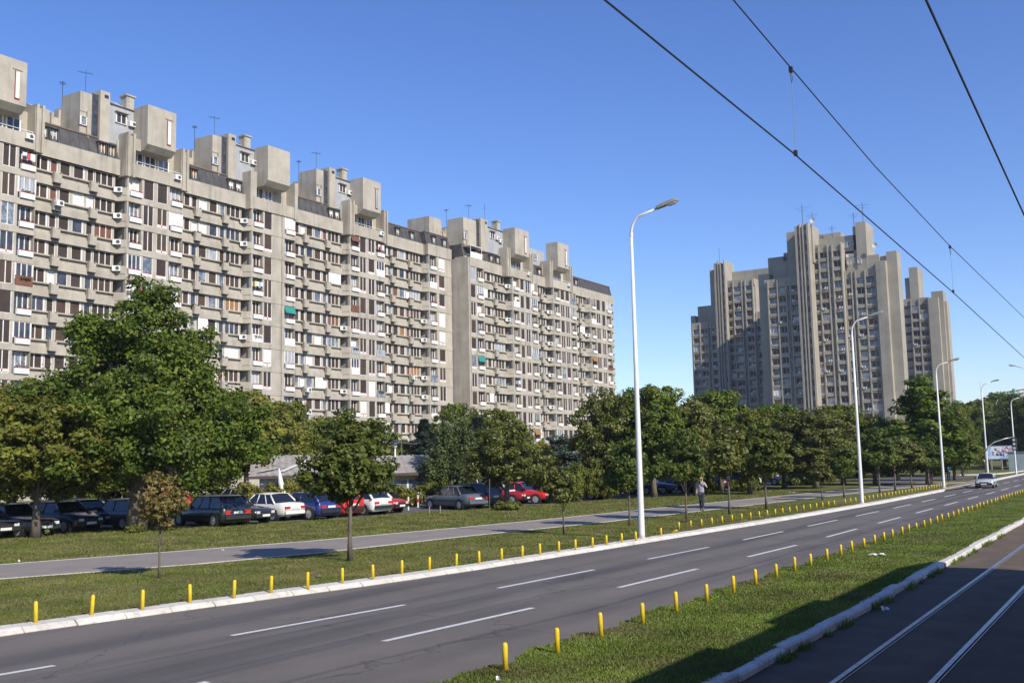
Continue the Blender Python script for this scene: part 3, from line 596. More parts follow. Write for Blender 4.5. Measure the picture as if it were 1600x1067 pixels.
def penthouse(B, xp, zt, blk0, blk1, pier1, grey1, hscale=1.0):
    """structures standing back on the roof, front plane xp"""
    W_ = B.wall
    W_.box(xp-3.1, xp, blk0, blk1+.1, zt-1, zt+9.2*hscale); W_.box(xp-4.4, xp-3.1, blk0-.0, blk1, zt-1, zt+7.9*hscale); W_.box(xp-4.0, xp-3.3, blk0-.22, blk0, zt-1, zt+7.6*hscale)
    W_.box(xp-.02, xp+.25, blk0+.75, blk0+.95, zt+2, zt+6.9*hscale); W_.box(xp-.02, xp+.06, blk0+.0, blk0+.75, zt+6.8*hscale, zt+6.9*hscale)
    B.win(xp+.12, blk0+.38, zt+4.6, .7, 1.0, 1, 'glass')
    B.part('stair_glazing', MB().box(-.1, .0, 0, .62, 0, 6.4, 0).box(-.1, .03, -.05, 0, 0, 6.4, 1).box(-.1, .03, .62, .67, 0, 6.4, 1).mesh('stair_glazing', [BL['dark'], mansard_m]), None, (xp+.08, blk1-.65, zt+2))
    W_.box(xp-2.6, xp+.42, blk1, pier1, zt+3.4, zt+9.9*hscale); W_.box(xp-3.4, xp-2.6, blk1+.2, pier1+.4, zt-1, zt+9.2*hscale)
    B.part('chimney_slot', MB().box(0, .02, -.25, .25, 0, .35).mesh('chimney_slot', dark_m), None, (xp+.43, pier1-.45, zt+9.1*hscale))
    g = MB().prism_y([(xp-6, zt+3.67), (xp+.3, zt+3.5), (xp+.3, zt+8.6*hscale), (xp-3.5, zt+9.4*hscale), (xp-6, zt+9.4*hscale)], pier1, grey1); g.build('grey_wall', grey_paint, B.root)
    B.part('roof_edge', MB().box(-.3, .12, 0, grey1-pier1, 0, .12).mesh('roof_edge', mansard_m), None, (xp+.3, pier1, zt+8.6*hscale))
    yw = pier1+1.45; B.win(xp+.39, yw, zt+5.9, 1.25, 1.1, 2, 'dark'); W_.box(xp+.25, xp+.8, yw-.8, yw+.8, zt+7.05, zt+7.18)
    B.part('air_conditioner', ac_mesh(), None, (xp+.35, yw+1.35, zt+5.9)); B.part('air_conditioner', ac_mesh(), None, (xp+.35, yw+2.3, zt+5.6))
    W_.box(xp-6.5, xp-3.2, blk0-3.4, blk0-.3, zt-1, zt+6.5*hscale)
    for a in (2.9, 2.1, 1.3): W_.box(xp-3.2, xp-2.9, blk0-a, blk0-a+.25, zt+2, zt+6.9*hscale)
    B.part('roof_cabin', MB().prism_y([(-2.6, 0), (0, 0), (0, .5), (-1.2, 1.1), (-2.6, 1.1)], 0, 2.4).mesh('roof_cabin', grey_paint), None, (xp-3.3, blk0-3.2, zt+6.5*hscale))
    # skylight cabin and vent stack behind
    B.part('roof_cabin', MB().prism_y([(-3, 0), (0, 0), (0, .7), (-1.4, 1.5), (-3, 1.5)], 0, 2.2).mesh('roof_cabin', grey_paint), None, (xp-1.6, grey1-4.6, zt+8.9*hscale))
    B.part('vent_stack', MB().box(-.5, .5, -.5, .5, 0, 1.9).box(-.65, .65, -.65, .65, 1.9, 2.08).box(.505, .52, -.3, .3, 1.3, 1.7).mesh('vent_stack', concrete), None, (xp-1.8, grey1-3.0, zt+9.0*hscale))
    ant = MB().tube([(0, 0, 0), (0, 0, 3.1)], .03, 5).tube([(0, -.9, 2.7), (0, .9, 2.9)], .016, 4)
    for k in range(6): yy = -.8+.3*k; ant.tube([(-.3, yy, 2.72+.05*k), (.3, yy, 2.72+.05*k)], .012, 4)
    B.part('roof_antenna', ant.mesh('roof_antenna', wire_m), None, (xp-1.6, blk1-.4, zt+9.2*hscale)); B.part('roof_antenna', ant.mesh('roof_antenna', wire_m), None, (xp-3.4, blk0+.2, zt+7.8*hscale), R(50))
    B.part('satellite_dish', MB().add([(0, 0, .9)]+[(.1+.0*j, .38*math.cos(j*.524), .9+.38*math.sin(j*.524)) for j in range(12)], [(0, 1+j, 1+(j+1) % 12) for j in range(12)]).tube([(0, 0, 0), (-.02, 0, .9)], .025, 5).mesh('satellite_dish', ac_m), None, (xp-2.2, pier1+.9, zt+9.2*hscale), R(random.uniform(-60, 20)))

X0 = -92.0; ZT = 34.1; GR = 'stepped concrete apartment blocks'
# block A
A = Bld('apartment_building', 'long concrete apartment block filling the left edge, behind the big linden tree', (X0, 50, 0), GR)
segs = []
for m in (50.3-17.9, 50.3, 68.2, 86.0):
    b_, r2 = module(m-50)
    if m == 86.0: b_ = ('bay', b_[1], b_[1]+5.7, b_[3][:2]); segs += [b_]
    else: segs += [b_, r2]
facade_floors(A, segs, 0, ZT, 2.83, 11)
QA = (-2.5, -.4, .9, 5.7, 2.3, 6.1)
for m in (50.3, 68.2):
    roof_module(A, 0, ZT, m-50, QA); penthouse(A, -.75, ZT, m-50-4.1, m-50-2.0, m-50-.8, m-50+6.05, .9)
    mansard(A, 0, m-50+8.5, m-50+18.2, ZT, (.08, .2, .78, .9))
mansard(A, 0, -9, .4, ZT, (.2, .8)); penthouse(A, -.75, ZT, 81.9-50, 84.0-50, 85.2-50, 91.7-50, .9)
A.wall.box(-1.6, 1.1, 86.9-50, 91.68-50, ZT, ZT+1.45); A.wall.box(-1.6, 1.0, 86.4-50, 87.4-50, ZT-.1, ZT+4.6); A.wall.box(-1.6, -.3, 87-50, 91.68-50, ZT+1.4, ZT+4.1)
A.win(-.25, 38.9, ZT+1.5, 1.4, 1.6, 2, 'dark'); A.win(-.25, 40.5, ZT+1.5, 1.2, 1.6, 2, 'glass')
A.finish()
# block B, from the expansion joint
Bb = Bld('apartment_building', 'middle concrete apartment block between the facade joint and the blank side wall', (X0, 92, 0), GR)
b_, r2 = module(86.0-92); segs = [('flat', -.25, 2.05, [(-.0, .0, 'none')]), ]
segs = [('fl', -.2, 2.1, [(-.1, .0, 'big')][:0]+[(.25, 2.05, 'balc')]), r2]
# joint bay: one tall window then balcony
segs = [('fl', -.2, 2.1, [(.25, 2.05, 'balc')]), ('rec', 2.1, 11.9, r2[3])]
for m in (103.9,):
    b_, r2 = module(m-92); segs += [b_, r2]
b_, _ = module(121.8-92); segs.append(('bay', b_[1], 128.3-92, [(b_[1]+.85, b_[1]+2.6, 'balc'), (b_[1]+3.2, b_[1]+4.8, 'big')]))
facade_floors(Bb, segs, 0, ZT, 2.83, 11)
Bb.wall.box(-1.6, 1.1, -.28, 2.3, ZT, ZT+1.45); Bb.wall.box(-1.6, 1.2, 1.75, 2.3, ZT-.1, ZT+4.6); Bb.wall.box(-1.6, -.3, -.28, 2.3, ZT+1.4, ZT+4.1)
Bb.wall.prism_y([(-.42, ZT+3.1), (1.3, ZT+3.1), (1.95, ZT+3.7), (1.95, ZT+8.1), (-.42, ZT+8.1)], 88.3-92, 92.1-92)
mansard(Bb, 0, 2.4, 12.1, ZT, (.08, .78, .9)); penthouse(Bb, -.75, ZT, 99.8-92, 101.9-92, 103.1-92, 109.95-92, .9)
roof_module(Bb, 0, ZT, 103.9-92, QA); mansard(Bb, 0, 20.4, 30.2, ZT, (.1, .4, .75)); mansard(Bb, .9, 30.2, 36.3, ZT, (.3, .75))
Bb.wall.box(-5, -.75, 125-92, 128.2-92, ZT, ZT+6.7)
Bb.finish()
# block C stands forward of the others
C = Bld('apartment_building', 'farther concrete apartment block with a blank grey side wall, ending at open sky', (-89.0, 129, 0), GR)
zc = 33.05; fc = 2.77
segs = [('fl', 0, 4.0, [(.25, 1.6, 'big'), (1.9, 3.8, 'balc')]), ('rec', 4.0, 11.7, [(.9+4, 2.2+4, 'w1'), (2.5+4, 3.6+4, 'w1'), (3.9+4, 4.6+4, 'box'), (4.8+4, 7.4+4, 'w3')]),
        ('bay', 11.7, 20.5, [(12.6, 14.4, 'balc'), (14.9, 16.1, 'big'), (16.6, 18.0, 'big'), (18.4, 20.3, 'balc')]), ('rec', 20.5, 25.3, [(21.2, 22.4, 'w2'), (22.6, 23.3, 'box'), (23.5, 25.0, 'w2')]),
        ('bay', 25.3, 34.3, [(26.2, 28.2, 'balc'), (28.6, 30.0, 'big'), (30.4, 31.8, 'big'), (32.2, 34.1, 'balc')]), ('rec', 34.3, 39.3, [(35.0, 36.3, 'w2'), (36.6, 37.2, 'box'), (37.4, 39.0, 'w2')]),
        ('bay', 39.3, 48.6, [(40.1, 42.0, 'balc'), (42.4, 44.0, 'big'), (44.7, 46.1, 'big'), (46.5, 48.4, 'balc')]), ('rec', 48.6, 51.5, [(49.0, 50.0, 'w1'), (50.2, 51.2, 'w1')])]
C.wall.box(-14, .9, -.35, -.02, 0, zc+1.3)
facade_floors(C, segs, 0, zc, fc, 11)
C.wall.box(-1.6, 1.0, 0, 4.1, zc, zc+1.4); C.wall.box(-1.6, .1, 4.1, 51.5, zc, zc+1.5)
tr = MB().box(0, .06, 0, 3.2, 0, .9).box(0, .06, 0, .06, .9, 1.9).box(0, .06, 3.1, 3.16, .9, 1.9).box(-1.5, .06, 0, 3.2, 1.85, 1.95); tr.build('terrace_screen', white_pan, C.root, loc=(.9, .3, zc+1.4))
mansard(C, -.1, 0, 11.7, zc, (.3, .45, .68, .84)); mansard(C, -.1, 20.9, 25.6, zc, (.5,)); mansard(C, -.1, 34.6, 51.3, zc, (.12,))
roof_module(C, 0, zc, 10.2, (0, 0, 0, 0, 1.7, 6.1)); roof_module(C, 0, zc, 24.2, (0, 0, 0, 0, 1.9, 5.9))
penthouse(C, -.75, zc, .9, 5.2, 7.2, 16.2, .88)
g = MB().box(-6, -.9, 17.5, 26.2, zc, zc+6.6); g.build('grey_wall', grey_paint, C.root); C.win(-.8, 22.5, zc+4.6, 2, 1.2, 3, 'glass'); C.win(-.8, 20, zc+4.6, 1.2, 1.2, 1, 'dark')
C.part('roof_antenna', MB().tube([(0, 0, 0), (0, 0, 4)], .03, 5).tube([(0, -.6, 3.2), (0, .6, 3.2)], .016, 4).mesh('roof_antenna', wire_m), None, (-4, 12, zc+9))
C.finish()

# ---------------------------------------------------------------- the grey towers
TW = {'rust': 22, 'dkbrown': 34, 'glass': 12, 'curtain': 7, 'dark': 24, 'white': 4, 'ochre': 2}
def tower(name, label, loc, blocks, fh=2.83):
    B = Bld(name, label, loc, 'grey tower blocks', tconc)
    for bl in blocks:
        k, x0, x1, yp, zt = bl[:5]; dep = bl[6] if len(bl) > 6 and bl[6] else 18
        if k == 'solid': B.wall.box(x0, x1, yp, yp+dep, 0, zt); continue
        if k == 'float': B.wall.box(x0, x1, yp, yp+dep, bl[5], zt); continue
        cols = bl[5]                                # list of (xa, xb, kind)
        B.wall.box(x0, x1, yp+1.0, yp+dep, 0, zt); B.wall.box(x0, x1, yp-.1, yp+1.0, zt-2.3, zt)
        for xa, xb, t in cols:
            if t != 'balc' or True:
                B.wall.box(xa-.15, xa+.15, yp-.45, yp+1.0, 0, zt-.4)
            z = zt-2.3; top = True
            while z > 8:
                wv = xb-xa-.44; xc = (xa+xb)/2
                if t == 'win':
                    B.wall.box(xa+.22, xb-.22, yp-.05, yp+1.0, z-fh, z-1.55); B.win(xc-.0, yp+.5, z-1.5, wv+.1, 1.45, 2, pick(TW), R(-90)); B.wall.box(xa+.16, xb-.16, yp-.05, yp+.45, z-.02, z+.1)
                    B.wall.box(xa+.16, xb-.16, yp-.32, yp-.05, z-fh+.25, z-1.7)
                    if random.random() < .3: B.part('air_conditioner', ac_mesh(), None, (xc+random.choice([-.4, .4]), yp-.3, z-1.75), R(-90))
                elif t == 'balc':
                    B.wall.box(xa+.22, xb-.22, yp-.25, yp+1.0, z-fh, z-fh+.25); B.wall.box(xa+.22, xb-.22, yp-.3, yp-.18, z-fh+.45, z-fh+1.15)
                    B.win(xc, yp+.85, z-fh+.5, wv, 2.0, 2, pick({'dark': 6, 'glass': 3, 'rust': 3, 'curtain': 1}), R(-90))
                    if random.random() < .16: B.win(xc, yp-.12, z-fh+1.15, wv, 1.5, 3, pick({'glass': 3, 'curtain': 3, 'white': 1}), R(-90))
                elif t == 'slot':
                    B.wall.box(xa+.22, xb-.22, yp+.3, yp+1.0, z-fh, z-1.2); B.win(xc, yp+.5, z-1.2, max(.5, wv), 1.1, 1, pick({'dark': 4, 'glass': 2, 'curtain': 1}), R(-90))
                elif t == 'stair':
                    B.wall.box(xa+.22, xb-.22, yp+.7, yp+1.0, z-fh, z-1.9); B.win(xc, yp+.9, z-1.9, max(.5, wv), 1.8, 1, pick({'rust': 4, 'dark': 3}), R(-90))
                z -= fh
        xa = cols[-1][1]; B.wall.box(xa-.15, xa+.15, yp-.45, yp+1.0, 0, zt-.4)
    return B
def shaft(B, x0, x1, yp, zt, dep, slots):
    """stair shaft: deep fins that stand forward, glazed slots between"""
    B.wall.box(x0+.03, x1-.03, yp+1.5, yp+dep-.03, 0, zt-1)
    n = len(slots)
    for i, (a, b_) in enumerate(slots): B.wall.box(a, b_, yp, yp+dep, 0, zt-(.0 if i % 2 else .6))
    for i in range(n-1):
        a, b_ = slots[i][1], slots[i+1][0]; z = 6
        while z < zt-3: B.wall.box(a, b_, yp+.6, yp+1.5, z, z+1.0); B.win((a+b_)/2, yp+.75, z+1.0, b_-a-.05, 1.78, 1, pick({'rust': 4, 'dark': 5}), R(-90)); z += 2.83
# front tower; positions in world x, y
T1 = tower('tower_block', 'tallest ribbed concrete tower block, stepping up to a stair shaft with antennas', (0, 0, 0), [
    ('fac', -89.6, -79.9, 277, 51.5, [(-88.6, -85.9, 'balc'), (-85.9, -83.5, 'win'), (-83.5, -82.35, 'slot'), (-82.35, -79.9, 'win')], 26),
    ('solid', -92.6, -89.4, 281, 54, None, 22), ('float', -88.6, -79.9, 282, 57.2, 50, 18), ('float', -90.5, -86, 284, 59, 50, 12), ('float', -86.5, -84.4, 286, 60.3, 50, 8),
    ('fac', -77.4, -68.6, 279, 60.0, [(-77.2, -74.6, 'balc'), (-74.6, -72.2, 'win'), (-72.2, -71.0, 'slot'), (-71.0, -68.6, 'win')], 26),
    ('float', -76.2, -65.2, 283, 62.3, 58, 14), ('float', -66.2, -64.5, 283, 64.6, 55, 10),
    ('fac', -68.4, -60.0, 281, 52.3, [(-68.4, -66.7, 'win'), (-66.7, -65.7, 'slot'), (-65.7, -63.2, 'win'), (-63.2, -60.5, 'balc')], 26),
    ('float', -68.2, -59.5, 282.2, 56.0, 50, 14), ('float', -65.2, -62.5, 281.9, 65.4, 52, 9),
    ('solid', -60.2, -57.6, 280.2, 53.8, None, 6), ('solid', -57.7, -55.0, 282.2, 56.4, None, 5), ('solid', -60.0, -57.0, 283, 55.5, None, 12), ('solid', -83.6, -70, 285, 64.0, None, 30)])  # last block: unseen rear mass, added to cast shade on the left tower
shaft(T1, -79.7, -76.0, 274.6, 65.6, 9, [(-79.7, -79.2), (-78.5, -78.2), (-77.7, -77.4), (-76.5, -76.0)])
T1.wall.box(-83.6, -79.7, 280, 312, 40, 64.8); T1.wall.box(-76.25, -75.62, 277.2, 283.9, 55, 65.4)  # first box runs deep out of sight to lengthen that shadow
for (x, y, z, s_) in ((-78, 277, 65, 1.6), (-75.9, 279, 64, 1.3), (-66, 284, 64, 1.2), (-63.5, 284, 65.3, 1.5), (-72, 284, 62.2, .9)):
    T1.part('roof_antenna', MB().tube([(0, 0, 0), (0, 0, 4*s_)], .07, 5).tube([(-1.2*s_, 0, 3.4*s_), (1.2*s_, 0, 3.4*s_)], .03, 4).tube([(-.8*s_, 0, 2.9*s_), (.8*s_, 0, 2.9*s_)], .03, 4).mesh('roof_antenna', wire_m), None, (x, y, z))
for (x, y, z) in ((-75.3, 277, 65.6), (-60.2, 281, 57.4)):
    T1.part('satellite_dish', MB().add([(0, 0, .9)]+[(.75*math.cos(j*.524), -.2, .9+.75*math.sin(j*.524)) for j in range(12)], [(0, 1+j, 1+(j+1) % 12) for j in range(12)]).tube([(0, 0, -.4), (0, 0, .9)], .05, 5).mesh('satellite_dish', ac_m), None, (x, y, z))
for x in (-67.3, -64.6): T1.win(x, 281.8, 54.0, .8, 1.1, 1, 'curtain', R(-90))
T1.win(-67.4, 282.7, 59, 2.4, 1.6, 3, 'glass', R(-90)); T1.win(-67.2, 282.7, 56.2, 2.0, 1.0, 2, 'white', R(-90))
T1.finish()
T2 = tower('tower_block', 'ribbed concrete tower partly in shadow, leftmost of the grey towers', (0, 0, 0), [
    ('fac', -129.8, -120.4, 322, 47.6, [(-129.4, -126.8, 'balc'), (-126.8, -124.0, 'win'), (-124.0, -122.8, 'slot'), (-122.8, -120.4, 'win')], 22),
    ('float', -128.6, -121, 325, 53.5, 45, 14), ('solid', -131.2, -129.6, 325, 50.5, None, 14),
    ('fac', -117.0, -107.6, 322, 60.6, [(-116.9, -114.7, 'balc'), (-114.7, -111.8, 'win'), (-111.8, -110.6, 'slot'), (-110.6, -108.1, 'win')], 22), ('float', -116.5, -104, 327, 64.3, 57, 12),
    ('fac', -107.8, -104.6, 323, 49.5, [(-107.6, -104.9, 'win')], 20), ('solid', -105.0, -100, 326, 56, None, 18)])
shaft(T2, -120.3, -116.6, 319.8, 67.2, 9, [(-120.3, -119.7), (-119.2, -118.8), (-118.3, -117.9), (-117.0, -116.6)])
T2.wall.box(-123.4, -120.2, 324, 334, 40, 65.3); T2.part('roof_antenna', MB().tube([(0, 0, 0), (0, 0, 5)], .06, 5).mesh('roof_antenna', wire_m), None, (-119, 322, 67)); T2.finish()
T3 = tower('tower_block', 'lower concrete tower with blank grey end wall, rightmost of the grey towers', (0, 0, 0), [
    ('fac', -67.6, -59.2, 350, 52.8, [(-67.4, -64.8, 'slot'), (-64.8, -62.3, 'win'), (-62.3, -59.6, 'balc')], 22), ('solid', -59.4, -56.3, 349.2, 52.4, None, 8), ('solid', -58.6, -55.0, 351, 54.6, None, 6), ('solid', -55.1, -54.3, 352.5, 51.3, None, 5),
    ('float', -64.9, -62.2, 350.6, 63.2, 50, 9), ('float', -66.5, -64.8, 351.5, 60, 50, 8), ('solid', -71, -67.5, 352, 50, None, 16)]); T3.finish()
# brown-roofed houses and a construction crane far off at the right
rf = mat('brown_tiles', (.07, .055, .05), (.11, .085, .075), 3, .9); pl = mat('pale_render', (.6, .52, .42), (.5, .43, .35), 2, .9)
hx = along(1512, 690, 300); e = empty('house', (hx.x, hx.y, 0), 0, 'pale house with brown tiled roofs beside the right tower base', 'house'); e.scale = (.42, .42, .76)
MB().box(-14, 8, 0, 10, 0, 15.5).build('wall', pl, e); MB().prism_y([(-14.5, 15.5), (8.5, 15.5), (8.2, 19), (-14.2, 19.2)], -1, 8).build('roof', rf, e)
MB().prism([(0, 2), (14, 2), (14, 8), (0, 8)], 15, 19.5).add([(-1, 0, 19.5), (15, 0, 19.5), (15, 9, 19.5), (-1, 9, 19.5), (7, 4, 22.3)], [(0, 1, 4), (1, 2, 4), (2, 3, 4), (3, 0, 4)]).build('roof', rf, e)
MB().tube([(9, 5, 21), (9, 5, 28)], .06, 5).build('antenna', wire_m, e)
cx = along(1590, 690, 330); oc = mat('crane_orange', (.42, .27, .17), rough=.8); e = empty('crane', (cx.x, cx.y, 0), 0, 'orange construction crane jib showing above the far trees', 'crane')
b = MB(); b.tube([(-5, 0, 21.4), (18, 0, 24)], .28, 4).tube([(-5, 0, 22.8), (18, 0, 25)], .22, 4)
for k in range(12): b.tube([(-5+2*k, 0, 21.4+.22*k), (-4+2*k, 0, 22.9+.19*k), (-3+2*k, 0, 21.62+.22*k)], .1, 4)
b.build('jib', oc, e); e.scale = (.7, 1, .86); MB().tube([(0, 0, 0), (0, 0, 24)], .5, 4).build('mast', BL['teal'], e); 
# ================================================================ trees
def leaf_mesh(name, C_, N_, size, m, rng, aspect=.62):
    n = len(C_); a = rng.normal(size=(n, 3)); T = np.cross(N_, a); T /= np.linalg.norm(T, axis=1)[:, None]+1e-9; Bn = np.cross(N_, T)
    s = size*(.6+.8*rng.random(n))[:, None]; V = np.empty((n, 4, 3))
    V[:, 0] = C_-T*s; V[:, 1] = C_+Bn*s*aspect+T*s*.1; V[:, 2] = C_+T*s; V[:, 3] = C_-Bn*s*aspect+T*s*.1
    me = bpy.data.meshes.new(name); me.vertices.add(4*n); me.vertices.foreach_set('co', V.astype(np.float32).ravel()); me.loops.add(4*n); me.loops.foreach_set('vertex_index', np.arange(4*n, dtype=np.int32))
    me.polygons.add(n); me.polygons.foreach_set('loop_start', np.arange(0, 4*n, 4, dtype=np.int32)); me.polygons.foreach_set('loop_total', np.full(n, 4, dtype=np.int32)); me.materials.append(m); me.update(); me.validate(); return me
def crown_pts(blobs, nclump, nleaf, rc, rng, droop=0.0, flat=.8, shell=.33):
    """leaves in clumps that sit through the outer part of a few ellipsoids"""
    vol = np.array([b[3]*b[4]*b[5] for b in blobs])**.75; pr = vol/vol.sum(); idx = rng.choice(len(blobs), nclump, p=pr); Bb_ = np.array(blobs)[idx]
    d = rng.normal(size=(nclump, 3)); d /= np.linalg.norm(d, axis=1)[:, None]; rad = rng.random(nclump)**shell*(.82+.36*rng.random(nclump))
    cc = Bb_[:, :3]+d*Bb_[:, 3:6]*rad[:, None]; rcl = rc*(.55+.9*rng.random(nclump))
    ci = rng.integers(0, nclump, nleaf); e = rng.normal(size=(nleaf, 3)); e /= np.linalg.norm(e, axis=1)[:, None]; q = rng.random(nleaf)**.45
    P = cc[ci]+e*(rcl[ci]*q)[:, None]*np.array([1, 1, flat])
    if droop: P[:, 2] -= droop*rng.random(nleaf)**2*2
    N = e*.7+d[ci]*.5+rng.normal(size=(nleaf, 3))*.55+np.array([0, 0, .2]); N /= np.linalg.norm(N, axis=1)[:, None]; return P, N, cc
def trunk_mb(h, r, cc, rng, nl=7, fork=None, lean=(0, 0)):
    b = MB(); n = 6; pts = []; rad = []
    for i in range(n+1):
        t = i/n; pts.append((lean[0]*t+.05*h*.3*math.sin(t*3+rng.random())*t, lean[1]*t+.04*h*.3*math.cos(t*4)*t, h*t)); rad.append(r*(1.35 if i == 0 else 1)*(1-.72*t))
    b.tube(pts, rad, 9)
    order = rng.permutation(len(cc))[:nl]
    for k in order:
        c = cc[k]; t = min(.95, max(.35, .45*c[2]/h+.15)); j = int(t*n); p0 = Vector(pts[j]); p1 = Vector(c); mid = p0.lerp(p1, .5)+Vector((0, 0, .12*(p1-p0).length))
        if (p1-p0).length < h*1.2: b.tube([p0, mid, p1], [rad[j]*.5, rad[j]*.3, rad[j]*.08], 6)
    return b
VAR = {}
def variant(key, kind, seed, blobs, nclump, nleaf, rc, size, trunk_h, trunk_r, droop=0, flat=.8, bark=None, nl=7, shell=.33):
    rng = np.random.default_rng(seed); P, N, cc = crown_pts(blobs, nclump, nleaf, rc, rng, droop, flat, shell)
    cm = leaf_mesh(key+'_crown', P, N, size, LEAF[kind], rng); tm_ = trunk_mb(trunk_h, trunk_r, cc, rng, nl).mesh(key+'_trunk', bark or bark_m, True); VAR[key] = (cm, tm_); return VAR[key]
def conifer(key, seed, h, r, nleaf, kind='spruce'):
    rng = np.random.default_rng(seed); t = rng.random(nleaf)**.75; z = h*(.06+.94*t); rr = r*(1-t)*(.72+.28*np.sin(z*2*math.pi/(h/9)))+.08; a = rng.random(nleaf)*6.283; q = rng.random(nleaf)**.4
    lob = .78+.22*np.sin(a*6+z*3.1); P = np.c_[np.cos(a)*rr*q*lob, np.sin(a)*rr*q*lob, z-.25*rr*q]; N = np.c_[np.cos(a)*.4, np.sin(a)*.4, np.ones(nleaf)]+rng.normal(size=(nleaf, 3))*.4; N /= np.linalg.norm(N, axis=1)[:, None]
    VAR[key] = (leaf_mesh(key+'_crown', P, N, .16, LEAF[kind], rng, .3), MB().tube([(0, 0, 0), (0, 0, h*.95)], [.16, .03], 7).mesh(key+'_trunk', bark_m, True))
def tree(name, key, loc, h, wdt, label, cat='tree', group=None, rz=None):
    """place a unit tree variant scaled to height h and crown width wdt"""
    cm, tm_ = VAR[key]; zs = [v for v in VARH[key]]
    e = empty(name, loc, random.random()*6.28 if rz is None else rz, label, cat, group); sx = wdt/zs[1]; sz = h/zs[0]
    link('crown', cm, e, sc=(sx, sx, sz)); link('trunk', tm_, e, sc=(sx, sx, sz)); return e
VARH = {}
def measure(key):
    me = VAR[key][0]; n = len(me.vertices); a = np.empty(3*n, np.float32); me.vertices.foreach_get('co', a); a = a.reshape(-1, 3)
    VARH[key] = (np.percentile(a[:, 2], 99.8), np.percentile(a[:, 0], 99)-np.percentile(a[:, 0], 1))
# near big linden: broad irregular pyramid
variant('big', 'linden', 11, [(.5, 0, 3.7, 5.0, 4.6, 1.55), (0, 0, 5.4, 4.2, 4.2, 1.9), (3.7, 0, 4.9, 1.9, 1.9, 1.5), (.2, 0, 7.3, 3.2, 3.2, 1.7), (-.1, 0, 9.0, 2.1, 2.1, 1.5), (-2.1, .3, 9.3, .9, .9, .9), (.45, 0, 10.7, 1.1, 1.1, 1.3), (1.7, .2, 8.5, 1.4, 1.4, 1.2), (-3.6, 0, 6.3, 1.3, 1.3, 1.1)], 640, 120000, .60, .09, 9.5, .38, nl=26, flat=.8)
variant('round', 'linden', 12, [(0, 0, 4.6, 2.6, 2.6, 2.3), (.8, .3, 3.6, 2.2, 2.2, 1.6), (-.9, -.2, 3.9, 2.0, 2.0, 1.7), (.1, 0, 6.3, 1.5, 1.5, 1.4)], 200, 32000, .50, .10, 6, .2, nl=12)
variant('dusty', 'dusty', 13, [(0, 0, 4.4, 2.7, 2.6, 2.1), (1, .3, 3.4, 2.1, 2.2, 1.5), (-1, -.2, 3.6, 2.1, 2.0, 1.6), (.1, 0, 6.0, 1.7, 1.6, 1.3)], 190, 32000, .48, .10, 6, .2, nl=12)
variant('olive', 'olive', 14, [(0, 0, 4.4, 3.0, 2.8, 2.1), (1.4, .3, 3.3, 2.2, 2.2, 1.5), (-1.3, -.2, 3.9, 2.1, 2.0, 1.6), (.1, 0, 5.9, 1.9, 1.6, 1.1)], 230, 36000, .48, .10, 6, .17, nl=12)
variant('yellow', 'yellow', 15, [(0, 0, 4.4, 3.0, 2.8, 2.1), (1.4, .3, 3.3, 2.2, 2.2, 1.5), (-1.3, -.2, 3.9, 2.1, 2.0, 1.6), (.1, 0, 6.1, 1.5, 1.6, 1.3)], 230, 32000, .5, .11, 6, .17, nl=10)
variant('maple', 'maple', 16, [(0, 0, 2.95, 1.05, 1.05, 1.0), (-.5, .2, 2.5, .8, .8, .6), (.55, 0, 2.6, .75, .8, .6), (.1, 0, 3.8, .6, .6, .6)], 150, 21000, .26, .064, 4, .062, nl=10)
variant('autumn', 'autumn', 17, [(0, 0, 2.05, .65, .65, .62), (.15, 0, 2.6, .4, .4, .35)], 60, 2600, .2, .055, 2.3, .03, nl=8)
variant('young', 'dusty', 18, [(0, 0, 3.0, .9, .9, .9), (.2, .1, 3.7, .6, .6, .6), (-.3, 0, 2.5, .6, .6, .5)], 80, 5200, .3, .09, 4, .05, nl=8)
variant('young_green', 'maple', 19, [(0, 0, 3.2, 1.1, 1.1, 1.15), (.3, .1, 4.1, .7, .7, .7), (-.4, 0, 2.6, .8, .7, .6)], 100, 8500, .32, .09, 4, .06, nl=8)
variant('poplar', 'linden', 20, [(0, 0, 4, 1.9, 1.9, 2.6), (.4, .2, 3, 2.0, 1.8, 1.8), (0, 0, 6.8, 1.3, 1.3, 2.0), (0, 0, 8.6, .7, .7, 1.2)], 170, 22000, .5, .13, 8, .17, nl=10)
variant('birch', 'birch', 21, [(0, 0, 4.6, 1.5, 1.5, 2.0), (.8, 0, 3.4, 1.3, 1.3, 1.6), (-.9, .2, 3.4, 1.3, 1.3, 1.6), (0, 0, 6.2, .8, .8, 1.0)], 150, 20000, .42, .09, 6.5, .11, droop=.55, flat=1.7, bark=birch_m, nl=9)
variant('bush', 'olive', 22, [(0, 0, .9, 1.3, 1.2, .85), (.6, .3, .7, .9, .9, .6)], 70, 7000, .32, .09, .9, .06, nl=10)
variant('shrub', 'dusty', 23, [(0, 0, .35, .8, .8, .35)], 40, 2400, .22, .09, .4, .03, nl=6)
variant('creeper', 'yellow', 24, [(0, 0, 1.2, .5, 2.4, 1.0), (0, -1.4, 1.9, .5, 1.3, .5), (.1, 1.6, 1.7, .5, 1.2, .6)], 110, 9000, .3, .09, 1.6, .05, nl=8)
conifer('spruce', 25, 7.5, 2.1, 15000); conifer('bluespruce', 26, 8, 1.9, 15000)
variant('pine', 'spruce', 27, [(0, 0, 3.6, 1.5, 1.5, 1.5), (.3, 0, 5.2, 1.2, 1.2, 1.2), (-.3, 0, 2.4, 1.2, 1.2, .9)], 110, 14000, .42, .085, 5.5, .13, nl=9)
